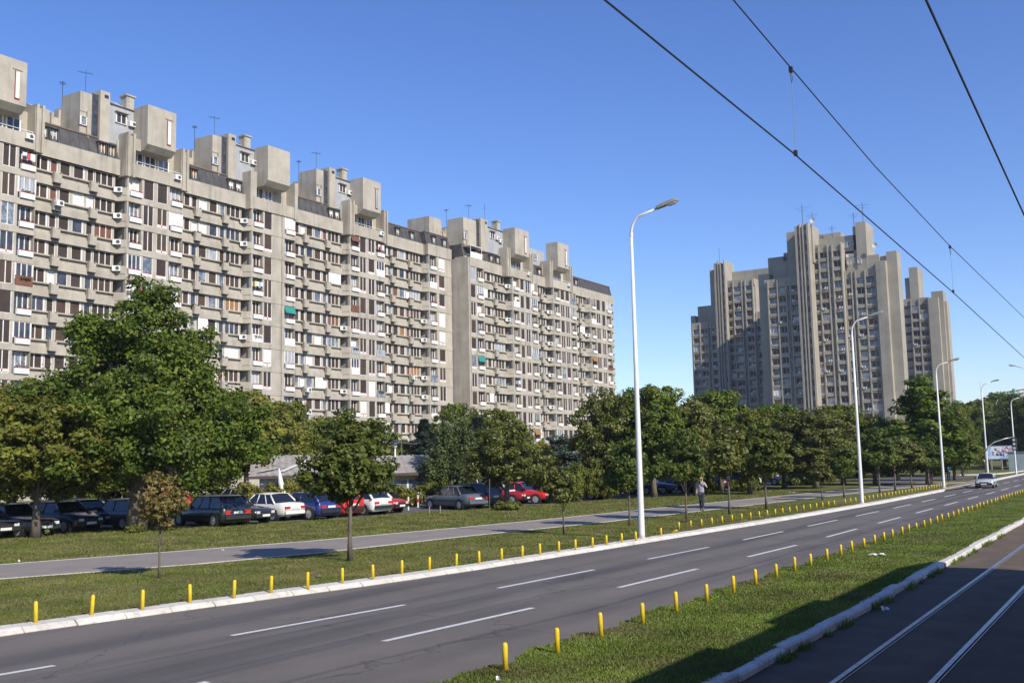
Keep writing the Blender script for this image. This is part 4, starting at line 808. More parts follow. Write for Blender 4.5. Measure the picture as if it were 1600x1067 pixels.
variant('full', 'linden', 31, [(0, 0, 4.4, 2.7, 2.7, 2.3), (1.0, .3, 3.0, 2.3, 2.3, 1.9), (-1.1, -.2, 3.1, 2.2, 2.2, 1.9), (.1, 0, 6.2, 1.7, 1.7, 1.5)], 250, 34000, .5, .105, 6, .18, nl=10)
variant('fulldusty', 'dusty', 32, [(0, 0, 4.4, 2.7, 2.7, 2.3), (-1.0, .3, 3.0, 2.3, 2.3, 1.9), (1.1, -.2, 3.3, 2.2, 2.2, 1.9), (-.4, 0, 6.0, 1.8, 1.7, 1.4)], 250, 34000, .48, .105, 6, .18, nl=10)
variant('fullolive', 'olive', 33, [(0, 0, 4.2, 2.9, 2.7, 2.2), (-1.2, .3, 3.0, 2.3, 2.3, 1.9), (1.3, -.2, 2.9, 2.0, 2.2, 1.8), (.5, 0, 5.9, 1.8, 1.7, 1.4)], 250, 34000, .5, .105, 6, .18, nl=10)
for k in VAR: measure(k)
def at_base(px, by, z=.1): return G(px, by, z)
def ptree(name, key, px, by, top, wpx, label, group=None, rz=None, dist=None):
    """tree whose foot stands at photo pixel (px, by) on the ground, top row and crown width in photo pixels"""
    g = G(px, by, .1) if dist is None else along(px, by, dist); g.z = .1
    hd = math.hypot(g.x, g.y); d = ray(px, top); hz = H+d.z*hd/math.hypot(d.x, d.y)-.1; ax = (g-Vector((0, 0, H))).dot(f_)
    return tree(name, key, tuple(g), hz, wpx/FPX*ax, label, 'tree', group, rz)
BR = 'trees standing in the belt behind the footpath'; YT = 'young trees planted along the footpath'
ptree('linden_tree', 'big', 213, 830, 450, 335, 'biggest dark green linden tree, standing before the parked cars at left', rz=R(52))
ptree('broadleaf_tree', 'olive', 55, 840, 618, 235, 'olive green tree at the left edge with low branches over dark cars')
ptree('maple_tree', 'autumn', 249, 903, 736, 72, 'thin young tree with brown autumn leaves beside the footpath', YT)
ptree('maple_tree', 'maple', 547, 876, 645, 142, 'bushy dark maple with a straight bare trunk on the near lawn', YT)
ptree('broadleaf_tree', 'dusty', 793, 794, 655, 130, 'round pale-tipped tree in the lawn before the red car', BR)
ptree('young_tree', 'young', 881, 834, 728, 48, 'slim young tree whose thin trunk crosses the footpath, left of the tallest lamp post', YT)
ptree('young_tree', 'young_green', 984, 821, 688, 66, 'young tree with leaning trunk beside the tallest lamp post', YT)
ptree('young_tree', 'young_green', 1073, 811, 672, 62, 'young tree just left of the walking person', YT)
ptree('young_tree', 'young', 1140, 803, 668, 62, 'young tree just right of the walking person', YT)
ptree('young_tree', 'young_green', 1198, 795, 662, 72, 'young tree with dark trunk, second right of the walking person', YT)
ptree('young_tree', 'young', 1285, 781, 722, 36, 'sparse brownish sapling between the person and second lamp post', YT)
ptree('young_tree', 'young_green', 1319, 777, 700, 50, 'young dark tree just left of the second lamp post', YT)
ptree('young_tree', 'young_green', 1375, 770, 668, 50, 'young tree just right of the second lamp post', YT)
ptree('young_tree', 'young', 1399, 767, 682, 46, 'young tree, second right of the second lamp post', YT)
ptree('young_tree', 'young', 1425, 763, 682, 40, 'young tree, third right of the second lamp post', YT)
ptree('young_tree', 'young_green', 1452, 759, 690, 44, 'young tree just left of the third lamp post', YT)
# belt
for k, px, by, top, wp, lb in [
    ('dusty', 952, 778, 612, 95, 'pale-tipped tree hiding the far end of the apartment blocks'), ('round', 1022, 777, 606, 128, 'tall dark tree right behind the tallest lamp post'),
    ('dusty', 1088, 775, 628, 100, 'pale-tipped tree behind the walking person'), ('round', 1128, 768, 612, 108, 'tall green tree below the left edge of the grey towers'),
    ('olive', 1172, 772, 640, 90, 'olive tree right of the walking person, over the parked cars'), ('round', 1226, 762, 632, 96, 'green tree below the shaded grey tower'),
    ('dusty', 1275, 763, 640, 108, 'brownish green tree below the tall stair shaft'), ('round', 1318, 757, 634, 92, 'dark tree just left of the second lamp post, behind'),
    ('round', 1368, 757, 652, 84, 'dark tree just right of the second lamp post, behind'), ('dusty', 1404, 751, 655, 66, 'small tree below the blank tower wall'),
    ('poplar', 1452, 757, 592, 92, 'tall pointed tree covering the foot of the rightmost tower'), ('olive', 1492, 750, 640, 62, 'leafy tree right of the third lamp post'),
    ('round', 1505, 744, 634, 50, 'dark tree below the brown roofs at right')]:
    ptree('broadleaf_tree', {'round': 'full', 'dusty': 'fulldusty', 'olive': 'fullolive'}.get(k, k), px, by, top, wp*1.22, lb, BR)
for i, (k, px, top, wp, dist, lb) in enumerate([
    ('round', 1535, 628, 90, 198, 'dark tree behind the billboard left edge'), ('round', 1570, 614, 84, 205, 'dark tree rising above the billboard'), ('dusty', 1606, 622, 84, 180, 'dark tree at the right edge of the picture'),
    ('poplar', 1512, 628, 60, 215, 'narrow tree behind the fourth lamp post'), ('round', 1640, 618, 90, 175, 'tree just beyond the right edge of the picture'), ('round', 1590, 655, 90, 185, 'lower dark tree right of the billboard'), ('round', 1545, 655, 70, 196, 'lower dark tree just behind the billboard'),
    ('round', 1188, 640, 90, 120, 'green tree filling the gap below the shaded tower'), ('olive', 1345, 660, 90, 125, 'low dark tree right behind the second lamp post'), ('round', 1250, 655, 90, 112, 'low green tree between two taller ones below the stair shaft'), ('round', 1425, 660, 80, 130, 'low tree before the blank tower wall')]):
    ptree('broadleaf_tree', {'round': 'full', 'dusty': 'fulldusty', 'olive': 'fullolive'}.get(k, k), px, 740, top, wp*1.2, lb, 'far trees at the right end of the road', dist=dist)
# behind the parking lot
for nm, k, px, top, wp, dist, lb in [
    ('broadleaf_tree', 'yellow', 20, 598, 170, 74, 'rusty olive tree at the left edge behind the linden'), ('broadleaf_tree', 'olive', 95, 625, 120, 70, 'dense tree filling the gap between left edge and linden'),
    ('broadleaf_tree', 'yellow', 385, 612, 150, 78, 'yellowish green tree behind the linden right side'), ('broadleaf_tree', 'olive', 455, 628, 100, 84, 'olive green tree behind the white umbrella'),
    ('broadleaf_tree', 'yellow', 335, 640, 120, 72, 'yellowish tree mostly hidden behind the linden'), ('broadleaf_tree', 'round', 525, 652, 110, 88, 'green tree rising behind the shed roof, left part'), ('broadleaf_tree', 'olive', 590, 660, 90, 90, 'green tree behind the park lamp'),
    ('spruce_tree', 'spruce', 664, 655, 62, 88, 'dark blue spruce behind the shed antenna'), ('broadleaf_tree', 'round', 712, 632, 78, 92, 'dark round tree rising behind the weeping birch'), ('birch_tree', 'birch', 706, 655, 78, 70, 'weeping birch with hanging twigs at the shed end'),
    ('spruce_tree', 'bluespruce', 748, 652, 66, 86, 'grey-blue spruce between birch and pale-tipped tree'), ('broadleaf_tree', 'olive', 785, 640, 90, 92, 'green tree rising behind the round pale-tipped tree'), ('pine_tree', 'pine', 878, 680, 54, 84, 'dark shaggy pine before the apartment windows'),
    ('broadleaf_tree', 'yellow', 838, 690, 70, 80, 'yellowish tree between the pale-tipped tree and the pine'), ('broadleaf_tree', 'round', 915, 690, 60, 86, 'small dark tree right of the pine'), ('broadleaf_tree', 'round', 255, 690, 150, 74, 'dark tree hidden low behind the linden'), ('broadleaf_tree', 'olive', 165, 690, 120, 72, 'low tree behind the linden trunk')]:
    ptree(nm, {'round': 'full', 'olive': 'fullolive'}.get(k, k), px, 780, top, wp*1.15, lb, 'trees behind the parked cars', dist=dist+(18 if 370 < px < 720 and nm != 'birch_tree' else 0))
for px, by, w_, h_, lb, k in [(862, 786, 46, 55, 'dense green bush left of the red blossoms', 'bush'), (908, 783, 50, 60, 'dense green bush beside the half hidden red car', 'bush'), (885, 785, 44, 48, 'middle green bush between two others', 'bush'), (945, 781, 40, 40, 'dark bush under the pale-tipped tree', 'bush'),
    (722, 786, 36, 42, 'yellow-green bush at the shed corner behind the grey coupe', 'bush'), (690, 788, 40, 40, 'yellow-green bush left of the shed corner bush', 'bush'), (793, 797, 44, 16, 'low leafy shrub round the foot of the pale-tipped tree', 'shrub'), (1165, 768, 44, 26, 'low hedge bush under the trees right of the person', 'shrub'), (1243, 758, 50, 22, 'pale green low bush beside the white car', 'shrub'),
    (1260, 757, 44, 20, 'second low bush beside the white car', 'shrub'), (58, 838, 40, 22, 'leafy suckers at the foot of the olive tree', 'shrub'), (212, 832, 30, 14, 'leafy suckers at the foot of the big linden', 'shrub'), (1105, 773, 34, 30, 'dark bush right behind the walking person', 'bush')]:
    g = G(px, by, .1); ax = (g-Vector((0, 0, H))).dot(f_); cm, tm_ = VAR[k]
    e = empty('bush', tuple(g), random.random()*6, lb, 'bush', 'bushes on the lawn edge'); sx = w_/FPX*ax/VARH[k][1]; sz = h_/FPX*ax/VARH[k][0]
    link('foliage', cm, e, sc=(sx, sx, sz)); link('stems', tm_, e, sc=(sx, sx, sz))
for i in range(13):  # shrub row added to darken the bright gaps between the trunks
    px = 948+38*i; g = along(px, 740, 112+7*math.sin(i*2.1)+2.5*i); g.z = .1; cm, tm_ = VAR['bush']
    e = empty('bush', tuple(g), i*1.7, 'added shrub filling in the dark far under the trees, %s from the left' % NTH[i], 'bush', 'shrubs added to darken the space under the trees'); s3 = 1.9+.5*math.sin(i*1.3)
    link('foliage', cm, e, sc=(s3*1.2, s3*1.2, s3)); link('stems', tm_, e, sc=(s3*1.2, s3*1.2, s3))
# stakes by the saplings
for px, by in ((671, 803), (688, 802)):
    g = G(px, by, .1); tag(MB().tube([(0, 0, 0), (0, 0, .42)], .035, 6).build('wooden_stake', stake_m, loc=tuple(g)), 'short wooden stake in the lawn, %s of the pair before the grey coupe' % ('first' if px < 680 else 'second'), 'stake', 'stakes before the grey coupe')
g = G(765, 801, .1); b = MB().tube([(0, 0, 0), (.03, 0, 1.85)], .025, 6); b.build('bare_sapling', bark_m, loc=tuple(g)); tag(bpy.data.objects['bare_sapling'], 'bare thin sapling stem standing before the dark estate car', 'sapling')

# ================================================================ cars
rubber = mat('rubber', (.018, .018, .018), rough=.8); rim_m = mat('alloy_rim', (.58, .58, .58), (.25, .25, .25), 14, .4, metal=.35); glass_c = mat('car_glass', (.012, .016, .022), rough=.06, spec=.9)
trimb = mat('black_trim', (.02, .02, .02), rough=.5); lensr = mat('tail_lens', (.35, .01, .01), (.5, .05, .03), 30, .2); lensw = mat('head_lens', (.65, .67, .68), (.4, .42, .44), 25, .12, spec=.8); plate_m = mat('number_plate', (.68, .68, .62), (.4, .4, .38), 14, .5, lo=.5, hi=.7)
PAINT = {}
def paint(c, r=.28):
    if c not in PAINT: PAINT[c] = mat('car_paint_%d' % len(PAINT), c, tuple(min(1, v*.86+.01) for v in c), 1.3, r, coat=.6)
    return PAINT[c]
def car(loc, rz, kind, col, label, name='parked_car', group='cars parked on the lot', sc=1.0):
    e = empty(name, loc, rz, label, 'car', group); e.scale = (sc, sc, sc); pm = paint(col)
    L = {'sedan': 4.4, 'hatch': 3.8, 'wagon': 4.5, 'van': 4.4}[kind]; W = .83; hx = L/2
    # windscreen base/top, rear top/base x, roof height
    wb, wt, rt, rb, rh = {'sedan': (.72, .18, -.95, -1.48, 1.40), 'hatch': (.85, .30, -1.25, -1.78, 1.40), 'wagon': (.80, .22, -1.75, -2.12, 1.45), 'van': (1.3, .7, -2.0, -2.12, 1.85)}[kind]
    belt = .90 if kind != 'van' else 1.05; deck = .92 if kind == 'sedan' else belt+.02; nose = .62
    # lower body loft: station x, bottom, top, half width
    stn = [(-hx, .42, .62 if kind != 'van' else .9, .66), (-hx+.08, .30, deck-.07, .76), (-hx+.4, .22, deck, .81), (rb, .20, belt, W), (0, .19, belt-.01, W), (wb, .20, belt-.02, W), (wb+.35, .21, .84, .82), (hx-.45, .24, .76, .80), (hx-.10, .30, .70, .75), (hx, .42, nose, .64)]
    stn.sort(); b = MB()
    for x, z0, z1, w_ in stn:
        zm = z0+(z1-z0)*.55; ring = [(-w_*.88, z0), (-w_, z0+.14), (-w_*1.0, zm), (-w_*.955, z1-.05), (-w_*.86, z1), (0, z1+.025), (w_*.86, z1), (w_*.955, z1-.05), (w_, zm), (w_, z0+.14), (w_*.88, z0)]
        b.v += [(x, y, z) for y, z in ring]
    n = 11
    for i in range(len(stn)-1):
        for j in range(n): b.f.append((i*n+j, i*n+(j+1) % n, (i+1)*n+(j+1) % n, (i+1)*n+j)); b.m.append(0)
    b.f += [tuple(range(n))[::-1], tuple(range((len(stn)-1)*n, len(stn)*n))]; b.m += [0, 0]
    body = b.build('body', pm, e, True)
    # greenhouse: glass volume then roof and pillars
    wq, tq = .775, .60; g1 = [(wb, wq, belt-.03), (wt, tq, rh-.05), (rt, tq, rh-.05), (rb, wq, belt-.03)]
    P = lambda i, s_: Vector((g1[i][0], g1[i][1]*s_, g1[i][2]))
    def pane(nm, a, bb, c, d_): MB().add([a, bb, c, d_], [(0, 1, 2, 3)]).build(nm, glass_c, e)
    pane('windscreen', P(0, -1), P(0, 1), P(1, 1), P(1, -1)); pane('rear_window', P(3, 1), P(3, -1), P(2, -1), P(2, 1))
    for s_ in (-1, 1): pane('side_window', P(0, s_), P(1, s_), P(2, s_), P(3, s_))
    rbm = MB(); ro = [(wt+.07, tq-.02, rh-.06), (wt-.12, tq+.01, rh-.01), (rt+.12, tq+.01, rh-.01), (rt-.07, tq-.02, rh-.06)]
    for x, y, z in ro: rbm.v += [(x, -y-.015, z-.03), (x, -y*.8, z+.015), (x, 0, z+.035), (x, y*.8, z+.015), (x, y+.015, z-.03)]
    for i in range(3):
        for j in range(4): rbm.f.append((i*5+j, i*5+j+1, (i+1)*5+j+1, (i+1)*5+j)); rbm.m.append(0)
    rbm.build('roof', pm, e, True)
    for s_ in (-1, 1):
        pb = MB(); o_ = Vector((0, .006*s_, 0))
        pb.tube([P(0, s_)+o_, P(1, s_)+o_], .032, 5); pb.tube([P(3, s_)+o_, P(2, s_)+o_], .05 if kind != 'hatch' else .075, 5); pb.tube([P(1, s_)+o_, P(2, s_)+o_], .03, 5)
        for t in ((.45,) if kind == 'hatch' else (.38, .72) if kind == 'sedan' else (.33, .62)): a = P(0, s_).lerp(P(3, s_), t); c = P(1, s_).lerp(P(2, s_), max(.05, t-.06)); pb.tube([a+o_, c+o_], .028, 5)
        pb.build('pillars', pm, e, True)
    # side details
    for s_ in (-1, 1):
        MB().box(-hx+.5, hx-.6, s_*W-.005*s_, s_*(W+.018), .50, .56).build('side_trim', trimb, e); MB().box(wb-.18, wb-.02, s_*.80, s_*1.0, belt+.02, belt+.14).build('side_mirror', trimb, e)
    ax_ = (hx-.78, -hx+.80); wm = []
    for x in ax_:
        for s_ in (-1, 1):
            MB().tube([(x, s_*(W-.20), .30), (x, s_*(W+.004), .30)], .355, 18).build('wheel_arch', trimb, e)
            wo = MB().tube([(x, s_*(W-.2), .30), (x, s_*(W-.0), .30), (x, s_*(W+.012), .30)], [.30, .30, .27], 20).build('wheel', rubber, e)
            rm = MB(); y = s_*(W+.016); rm.add([(x+.21*math.cos(k*.3142), y, .30+.21*math.sin(k*.3142)) for k in range(20)], [tuple(range(20))]); rm.tube([(x, y, .3), (x, y+.012*s_, .3)], .05, 8); rm.build('rim', rim_m, wo)
    bb = .40 if kind != 'sedan' else .42
    MB().box(hx-.10, hx+.045, -.70, .70, .33, .50).build('bumper', trimb, e); MB().box(-hx-.045, -hx+.10, -.70, .70, .35, .52).build('bumper', trimb if kind != 'sedan' else pm, e)
    MB().box(hx-.04, hx+.012, -.38, .38, .50, .60).build('grille', trimb, e)
    for s_ in (-1, 1):
        MB().box(hx-.12, hx+.015, s_*.40, s_*.64, .51, .63).build('headlight', lensw, e)
        z0, z1 = (.62, .78) if kind != 'wagon' else (.60, .80); MB().box(-hx-.012 if kind != 'hatch' else -hx-.005, -hx+.12, s_*.36, s_*.70, z0-.02, z1-.04).build('taillight', lensr, e)
    MB().box(hx+.045, hx+.055, -.26, .26, .36, .47).build('number_plate', plate_m, e); MB().box(-hx-.03, -hx-.015, -.26, .26, .60, .71).build('number_plate', plate_m, e)
    return e
def pcar(px, by, kind, col, nose, label, rot=0.0, zoff=.11, **kw):
    """px, by: foot of the bumper that faces the footpath"""
    g = G(px, by, zoff); L = {'sedan': 4.4, 'hatch': 3.8, 'wagon': 4.5, 'van': 4.4}[kind]; a = (math.pi if nose == 'away' else 0)+R(rot); d = Vector((math.cos(a), math.sin(a), 0))
    c = g+(d if nose == 'away' else -d)*L/2; return car((c.x, c.y, zoff), a, kind, col, label, **kw)
BLK = (.012, .012, .015); NAVY = (.012, .02, .05); WHT = (.72, .72, .69); RED = (.42, .012, .012); GRY = (.10, .115, .14); SIL = (.42, .44, .46); BLU = (.015, .03, .17); CRM = (.66, .64, .56)
pcar(8, 842, 'sedan', (.015, .012, .014), 'to', 'black car at the left edge half under the olive tree', 4)
pcar(72, 838, 'sedan', (.02, .015, .02), 'to', 'dark car with pale plate, behind the olive tree trunk', 5)
pcar(142, 831, 'hatch', (.014, .016, .03), 'to', 'old dark navy hatchback with round headlights, left of the linden trunk', 5)
pcar(182, 826, 'sedan', (.03, .012, .018), 'to', 'dark maroon car next left of the linden trunk', 3)
pcar(232, 826, 'hatch', (.03, .04, .07), 'away', 'dark blue-grey hatchback partly behind the linden trunk', 0)
pcar(372, 822, 'wagon', (.014, .022, .026), 'away', 'long black-green estate car parked at the lawn edge', -8)
pcar(415, 818, 'sedan', (.02, .02, .028), 'to', 'small dark sedan facing out beside the black-green estate', 4)
pcar(462, 813, 'sedan', WHT, 'away', 'white sedan parked with its tail to the lawn', -3)
pcar(518, 811, 'hatch', BLU, 'away', 'royal blue hatchback between white sedan and red car', -4)
pcar(555, 807, 'hatch', (.55, .02, .012), 'away', 'bright red hatchback half hidden by the maple', -3)
pcar(600, 804, 'hatch', WHT, 'away', 'white boxy hatchback below the park lamp', -3)
pcar(628, 801, 'sedan', RED, 'to', 'crimson sedan nosing out beside the white boxy hatchback', 4)
pcar(748, 796, 'sedan', GRY, 'away', 'grey-blue coupe parked at an angle near the bare sapling', -16)
pcar(775, 792, 'wagon', (.015, .022, .035), 'away', 'dark navy estate car behind the bare sapling', -4)
pcar(806, 787, 'hatch', CRM, 'away', 'cream white hatchback behind the pale-tipped tree trunk', -4)
pcar(826, 787, 'sedan', (.30, .012, .02), 'to', 'dark red sedan facing out, right of the pale-tipped tree trunk', 3)
pcar(862, 786, 'sedan', (.5, .015, .012), 'to', 'bright red saloon with its nose on the lawn edge', 6)
pcar(947, 780, 'hatch', (.45, .03, .02), 'to', 'red hatchback deep in shade between bushes and the tall dark tree', 0)
pcar(1030, 772, 'sedan', (.02, .03, .09), 'to', 'dark blue sedan right of the tallest lamp post', 8)
pcar(1056, 771, 'wagon', (.05, .10, .22), 'to', 'medium blue estate car left of the walking person', 8)
pcar(1090, 769, 'sedan', BLK, 'to', 'black sedan right behind the walking person', 5)
pcar(1132, 765, 'wagon', (.03, .07, .20), 'away', 'blue estate car just right of the walking person', 0)
pcar(1155, 761, 'hatch', RED, 'to', 'small red car under the trees, second right of the person', 4)
pcar(1182, 761, 'hatch', BLK, 'away', 'black hatchback under the trees, third right of the person', -5)
pcar(1196, 759, 'sedan', WHT, 'to', 'white sedan beside the black hatchback under the trees', 4)
pcar(1226, 757, 'sedan', SIL, 'to', 'silver sedan under the trees near the low pale bush', 5)
B2 = 'cars in the second row of the lot'
def bcar(px, by, kind, col, nose, label, rot=0): pcar(px, by, kind, col, nose, label, rot, group=B2)
bcar(158, 803, 'van', WHT, 'to', 'white van with roof rack in the second row, left of the linden trunk'); bcar(225, 800, 'wagon', WHT, 'away', 'white estate car in the second row behind the linden trunk')
bcar(300, 800, 'hatch', (.5, .03, .012), 'to', 'orange red car in the second row behind the black-green estate'); bcar(408, 799, 'wagon', (.20, .22, .25), 'away', 'silver grey estate in the second row behind the white sedan')
bcar(495, 797, 'sedan', (.02, .025, .04), 'to', 'dark car in the second row behind the royal blue hatchback'); bcar(548, 793, 'hatch', (.03, .05, .09), 'away', 'dark blue car in the second row behind the bright red hatchback')
bcar(612, 789, 'sedan', (.012, .015, .03), 'to', 'dark navy sedan in the second row behind the park lamp', -6); bcar(652, 790, 'sedan', (.02, .02, .025), 'to', 'black sedan in the second row nearest the shed corner', -8)
bcar(740, 782, 'van', (.6, .6, .56), 'away', 'white van roof showing behind the grey-blue coupe'); bcar(838, 777, 'wagon', (.16, .19, .22), 'to', 'silver estate in the second row above the bright red saloon'); bcar(868, 776, 'sedan', BLK, 'to', 'black car in the second row right of the silver estate')
bcar(1015, 766, 'sedan', (.1, .12, .15), 'to', 'grey car in the shade behind the tallest lamp post'); bcar(1215, 751, 'van', WHT, 'away', 'white van far under the trees'); bcar(1148, 758, 'sedan', (.04, .10, .25), 'to', 'blue car in the second row right of the person')
g = G(1536, 763, .0); car((g.x, g.y+2.0, 0), R(-90+2), 'sedan', (.50, .52, .52), 'silver car with pale bonnet driving towards the camera', 'driving_car', 'moving traffic', .82)

# ================================================================ shed, lamp, parasol
roofm = mat('corrugated_roof', (.23, .21, .19), (.34, .31, .28), 1.2, .85, .2, 12, streak=[(1.2, (1, 4, 1), (.12, .09, .07), .6, .52, .7)]); shw = mat('shed_wall', (.60, .60, .58), (.45, .44, .41), 1, .9); shy = mat('shed_wall_yellow', (.62, .50, .24), (.5, .4, .2), 1.2, .9)
s0 = G(405, 796, .1); s1 = G(700, 787, .1); v = (s1-s0); Ls = v.length; rz = math.atan2(v.y, v.x); e = empty('shed', tuple(s0), rz, 'long low shed with grey corrugated roof behind the parked cars', 'shed')
MB().box(0, Ls*.55, 0, 6, 0, 2.1).build('wall', shw, e); MB().box(Ls*.55+.01, Ls, 0.01, 6.01, 0, 2.1).build('wall', shy, e)
def gable(x0, x1, z0, zr):
    b = MB(); n = int((x1-x0)/.22)
    for side in (0, 1):
        for i in range(n+1):
            x = x0+(x1-x0)*i/n; dz = .04*(i % 2); b.v += [(x, -.7 if side == 0 else 6.7, z0+dz), (x, 3.0, zr+dz)]
    m_ = 2*(n+1)
    for sd in (0, 1):
        for i in range(n): q = sd*m_+2*i; b.f.append((q, q+2, q+3, q+1) if sd == 0 else (q, q+1, q+3, q+2)); b.m.append(0)
    return b
gable(-.6, Ls*.36, 2.15, 3.5).build('roof', roofm, e); gable(Ls*.37, Ls+.6, 2.1, 3.35).build('roof', roofm, e)
MB().box(-.7, Ls+.7, -.76, -.70, 1.98, 2.16).build('fascia', mat('dark_fascia', (.06, .045, .04), rough=.8), e)
MB().box(Ls*.20, Ls*.20+.9, -.03, 0, 0, 1.9).build('door', trimb, e)
for k in (.3, .62, .7, .78): MB().box(Ls*k, Ls*k+1.0, -.04, -.01, .9, 1.7, 0).box(Ls*k-.06, Ls*k, -.05, -.005, .85, 1.75, 1).box(Ls*k+1, Ls*k+1.06, -.05, -.005, .85, 1.75, 1).build('window', [BL['glass'], white_fr], e)
MB().box(.3, .62, 1.2, 1.52, 2.4, 3.65).box(.26, .66, 1.16, 1.56, 3.65, 3.72).build('chimney', mat('chimney_brick', (.25, .09, .06), (.18, .07, .05), 5, .9), e)
MB().tube([(Ls*.78, 3, 3.3), (Ls*.78, 3, 5.6)], .035, 5).tube([(Ls*.78-.3, 3, 4.3), (Ls*.78+1.1, 3, 4.1)], .025, 4).build('antenna', steel_m, e)
b = MB()
for (x0, x1) in ((1.2, 3.8),): b.add([(x0, -.3, 2.42), (x0+.35, -.3, 2.42), (x1+.35, 2.6, 3.48), (x1, 2.6, 3.48)], [(0, 1, 2, 3)])
b.add([(-.2, -.4, 2.5), (.2, -.4, 2.5), (2.2, 1.0, 2.75), (2.0, 1.2, 2.75)], [(0, 1, 2, 3)]); b.build('loose_roof_sheet', shw, e)
for px, by, rzz, sc_, lb in ((428, 801, 0, .8, 'climbing creeper over the left end of the shed'), (468, 800, .1, .7, 'creeper hanging along the shed eave beside the white parasol'), (655, 792, 0, .6, 'creeper on the yellow shed wall'), (540, 797, 0, .7, 'creeper on the shed wall behind the maple')):
    g = G(px, by, .1); cm, tm_ = VAR['creeper']; e2 = empty('creeper', tuple(g), rz+R(90)+rzz, lb, 'creeper', 'creepers on the shed'); link('foliage', cm, e2, sc=(sc_, sc_, sc_)); link('stems', tm_, e2, sc=(sc_, sc_, sc_))
g = G(445, 801, .1); e = empty('parasol', (g.x, g.y, .1), 0, 'folded white parasol standing beside the shed', 'parasol')
cl = mat('parasol_cloth', (.75, .75, .72), (.6, .6, .58), 4, .85); MB().tube([(0, 0, 0), (-.25, -.25, 2.7)], .025, 6).build('pole', steel_m, e)
MB().tube([(-.04, -.04, .95), (-.07, -.07, 1.25), (-.13, -.13, 1.35), (-.17, -.17, 1.75), (-.25, -.25, 2.65)], [.10, .16, .09, .17, .04], 8).build('cloth', cl, e, True)
g = G(618, 787, .1); e = empty('park_lamp', (g.x, g.y, .1), 0, 'small park lamp with dark cap before the shed', 'park lamp')
MB().tube([(0, 0, 0), (0, 0, 3.85)], [.075, .055], 8).build('pole', pole_m, e, True); MB().tube([(0, 0, 3.85), (0, 0, 4.15)], [.08, .2], 10).build('glass_bowl', lampglass_m, e, True); MB().tube([(0, 0, 4.15), (0, 0, 4.24), (0, 0, 4.38)], [.33, .30, .05], 12).build('cap', mat('lamp_cap', (.03, .035, .05), rough=.5), e)
for i, (px, by) in enumerate(((612, 803), (638, 800), (653, 796))):
    g = G(px, by-3, .1); tag(MB().tube([(0, 0, 0), (0, 0, .8)], .05, 8).box(-.052, .052, -.052, .052, .35, .55, 1).build('parking_post', [white_fr, lensr], loc=tuple(g)), 'small red and white post by the crimson sedan, %s of three' % NTH[i], 'post', 'red and white posts in the lot')

# ================================================================ billboard, signal, bin, litter
a = along(1543, 735, 168); c = along(1590, 735, 168); v = Vector((c.x-a.x, c.y-a.y, 0)); Lb = v.length; e = empty('billboard', (a.x, a.y, .1), math.atan2(v.y, v.x), 'wide billboard with a blue and white picture of red and orange figures', 'billboard')
zb = along(1560, 719, 168).z; zt_ = along(1560, 697, 168).z
b = MB().box(0, Lb, 0, .3, zb, zt_, 0); b.build('frame', steel_m, e); d_ = []
skyb = mat('poster_sky', (.10, .25, .55), (.62, .68, .78), .35, .5, lo=.42, hi=.55); pr = [mat('poster_red', (.45, .06, .04), rough=.5), mat('poster_orange', (.6, .25, .08), rough=.5), mat('poster_dark', (.04, .02, .06), rough=.5), mat('poster_pale', (.7, .68, .75), rough=.5)]
MB().box(.12, Lb-.12, -.03, -.005, zb+.12, zt_-.12).build('poster', skyb, e); b = MB(); hh = zt_-zb
rr = random.Random(4)
for cx_ in (.26, .36, .50, .54, .70, .74):
    for k in range(9):
        X = (cx_+rr.uniform(-.06, .06))*Lb; Z = zb+rr.uniform(.32, .80)*hh; w_ = rr.uniform(.015, .05)*Lb; h_ = rr.uniform(.05, .16)*hh; a0 = rr.random()*3; q_ = rr.choice([0, 1, 2, 2, 3, 0])
        b.add([(X+w_*math.cos(t*.7854)*math.cos(a0)-h_*math.sin(t*.7854)*math.sin(a0)*.6, -.035-.0005*k-.003*q_, Z+h_*math.sin(t*.7854)*math.cos(a0)+w_*math.cos(t*.7854)*math.sin(a0)*.6) for t in range(8)], [tuple(range(8))], q_)
b.build('poster_picture', pr, e)
for x in (.15, .5, .85): MB().tube([(Lb*x, .15, 0), (Lb*x, .15, zb+.1)], .12, 8).build('leg', steel_m, e)
tag(MB().box(0, 3, 0, 2.5, .1, 2.6, 0).box(-.1, 3.1, -.1, 2.6, 2.6, 2.75, 1).build('kiosk', [mat('kiosk_glass', (.25, .33, .34), (.35, .4, .4), 1, .3), steel_m], loc=tuple(along(1577, 735, 160).xy)+(0,)), 'pale grey kiosk below the right half of the billboard', 'kiosk')
g = G(1542, 749, .1); z_ = along(1546, 690, math.hypot(g.x, g.y)).z; e = empty('traffic_signal', (g.x, g.y, .1), 0, 'traffic signal hanging from a curved arm over the road before the billboard', 'traffic signal')
az = (r_.x, r_.y); q = lambda t, z: (az[0]*t, az[1]*t, z); zz = z_
MB().tube([q(0, 0), q(0, zz-1.2), q(.35, zz-.6), q(1.0, zz-.15), q(2.0, zz+.15), q(3.1, zz+.35)], [.09, .08, .07, .06, .06, .05], 8).build('mast', steel_m, e, True)
sb = MB().box(-.2, .2, -.2, .2, -1.25, 0.0); s_o = sb.build('signal_head', trimb, e); s_o.location = q(3.0, zz+.25)
bx = MB()
for k in range(3): bx.tube([(0, -.20, -.22-.4*k), (0, -.24, -.22-.4*k)], .13, 10)
bx.build('lenses', lampglass_m, s_o)
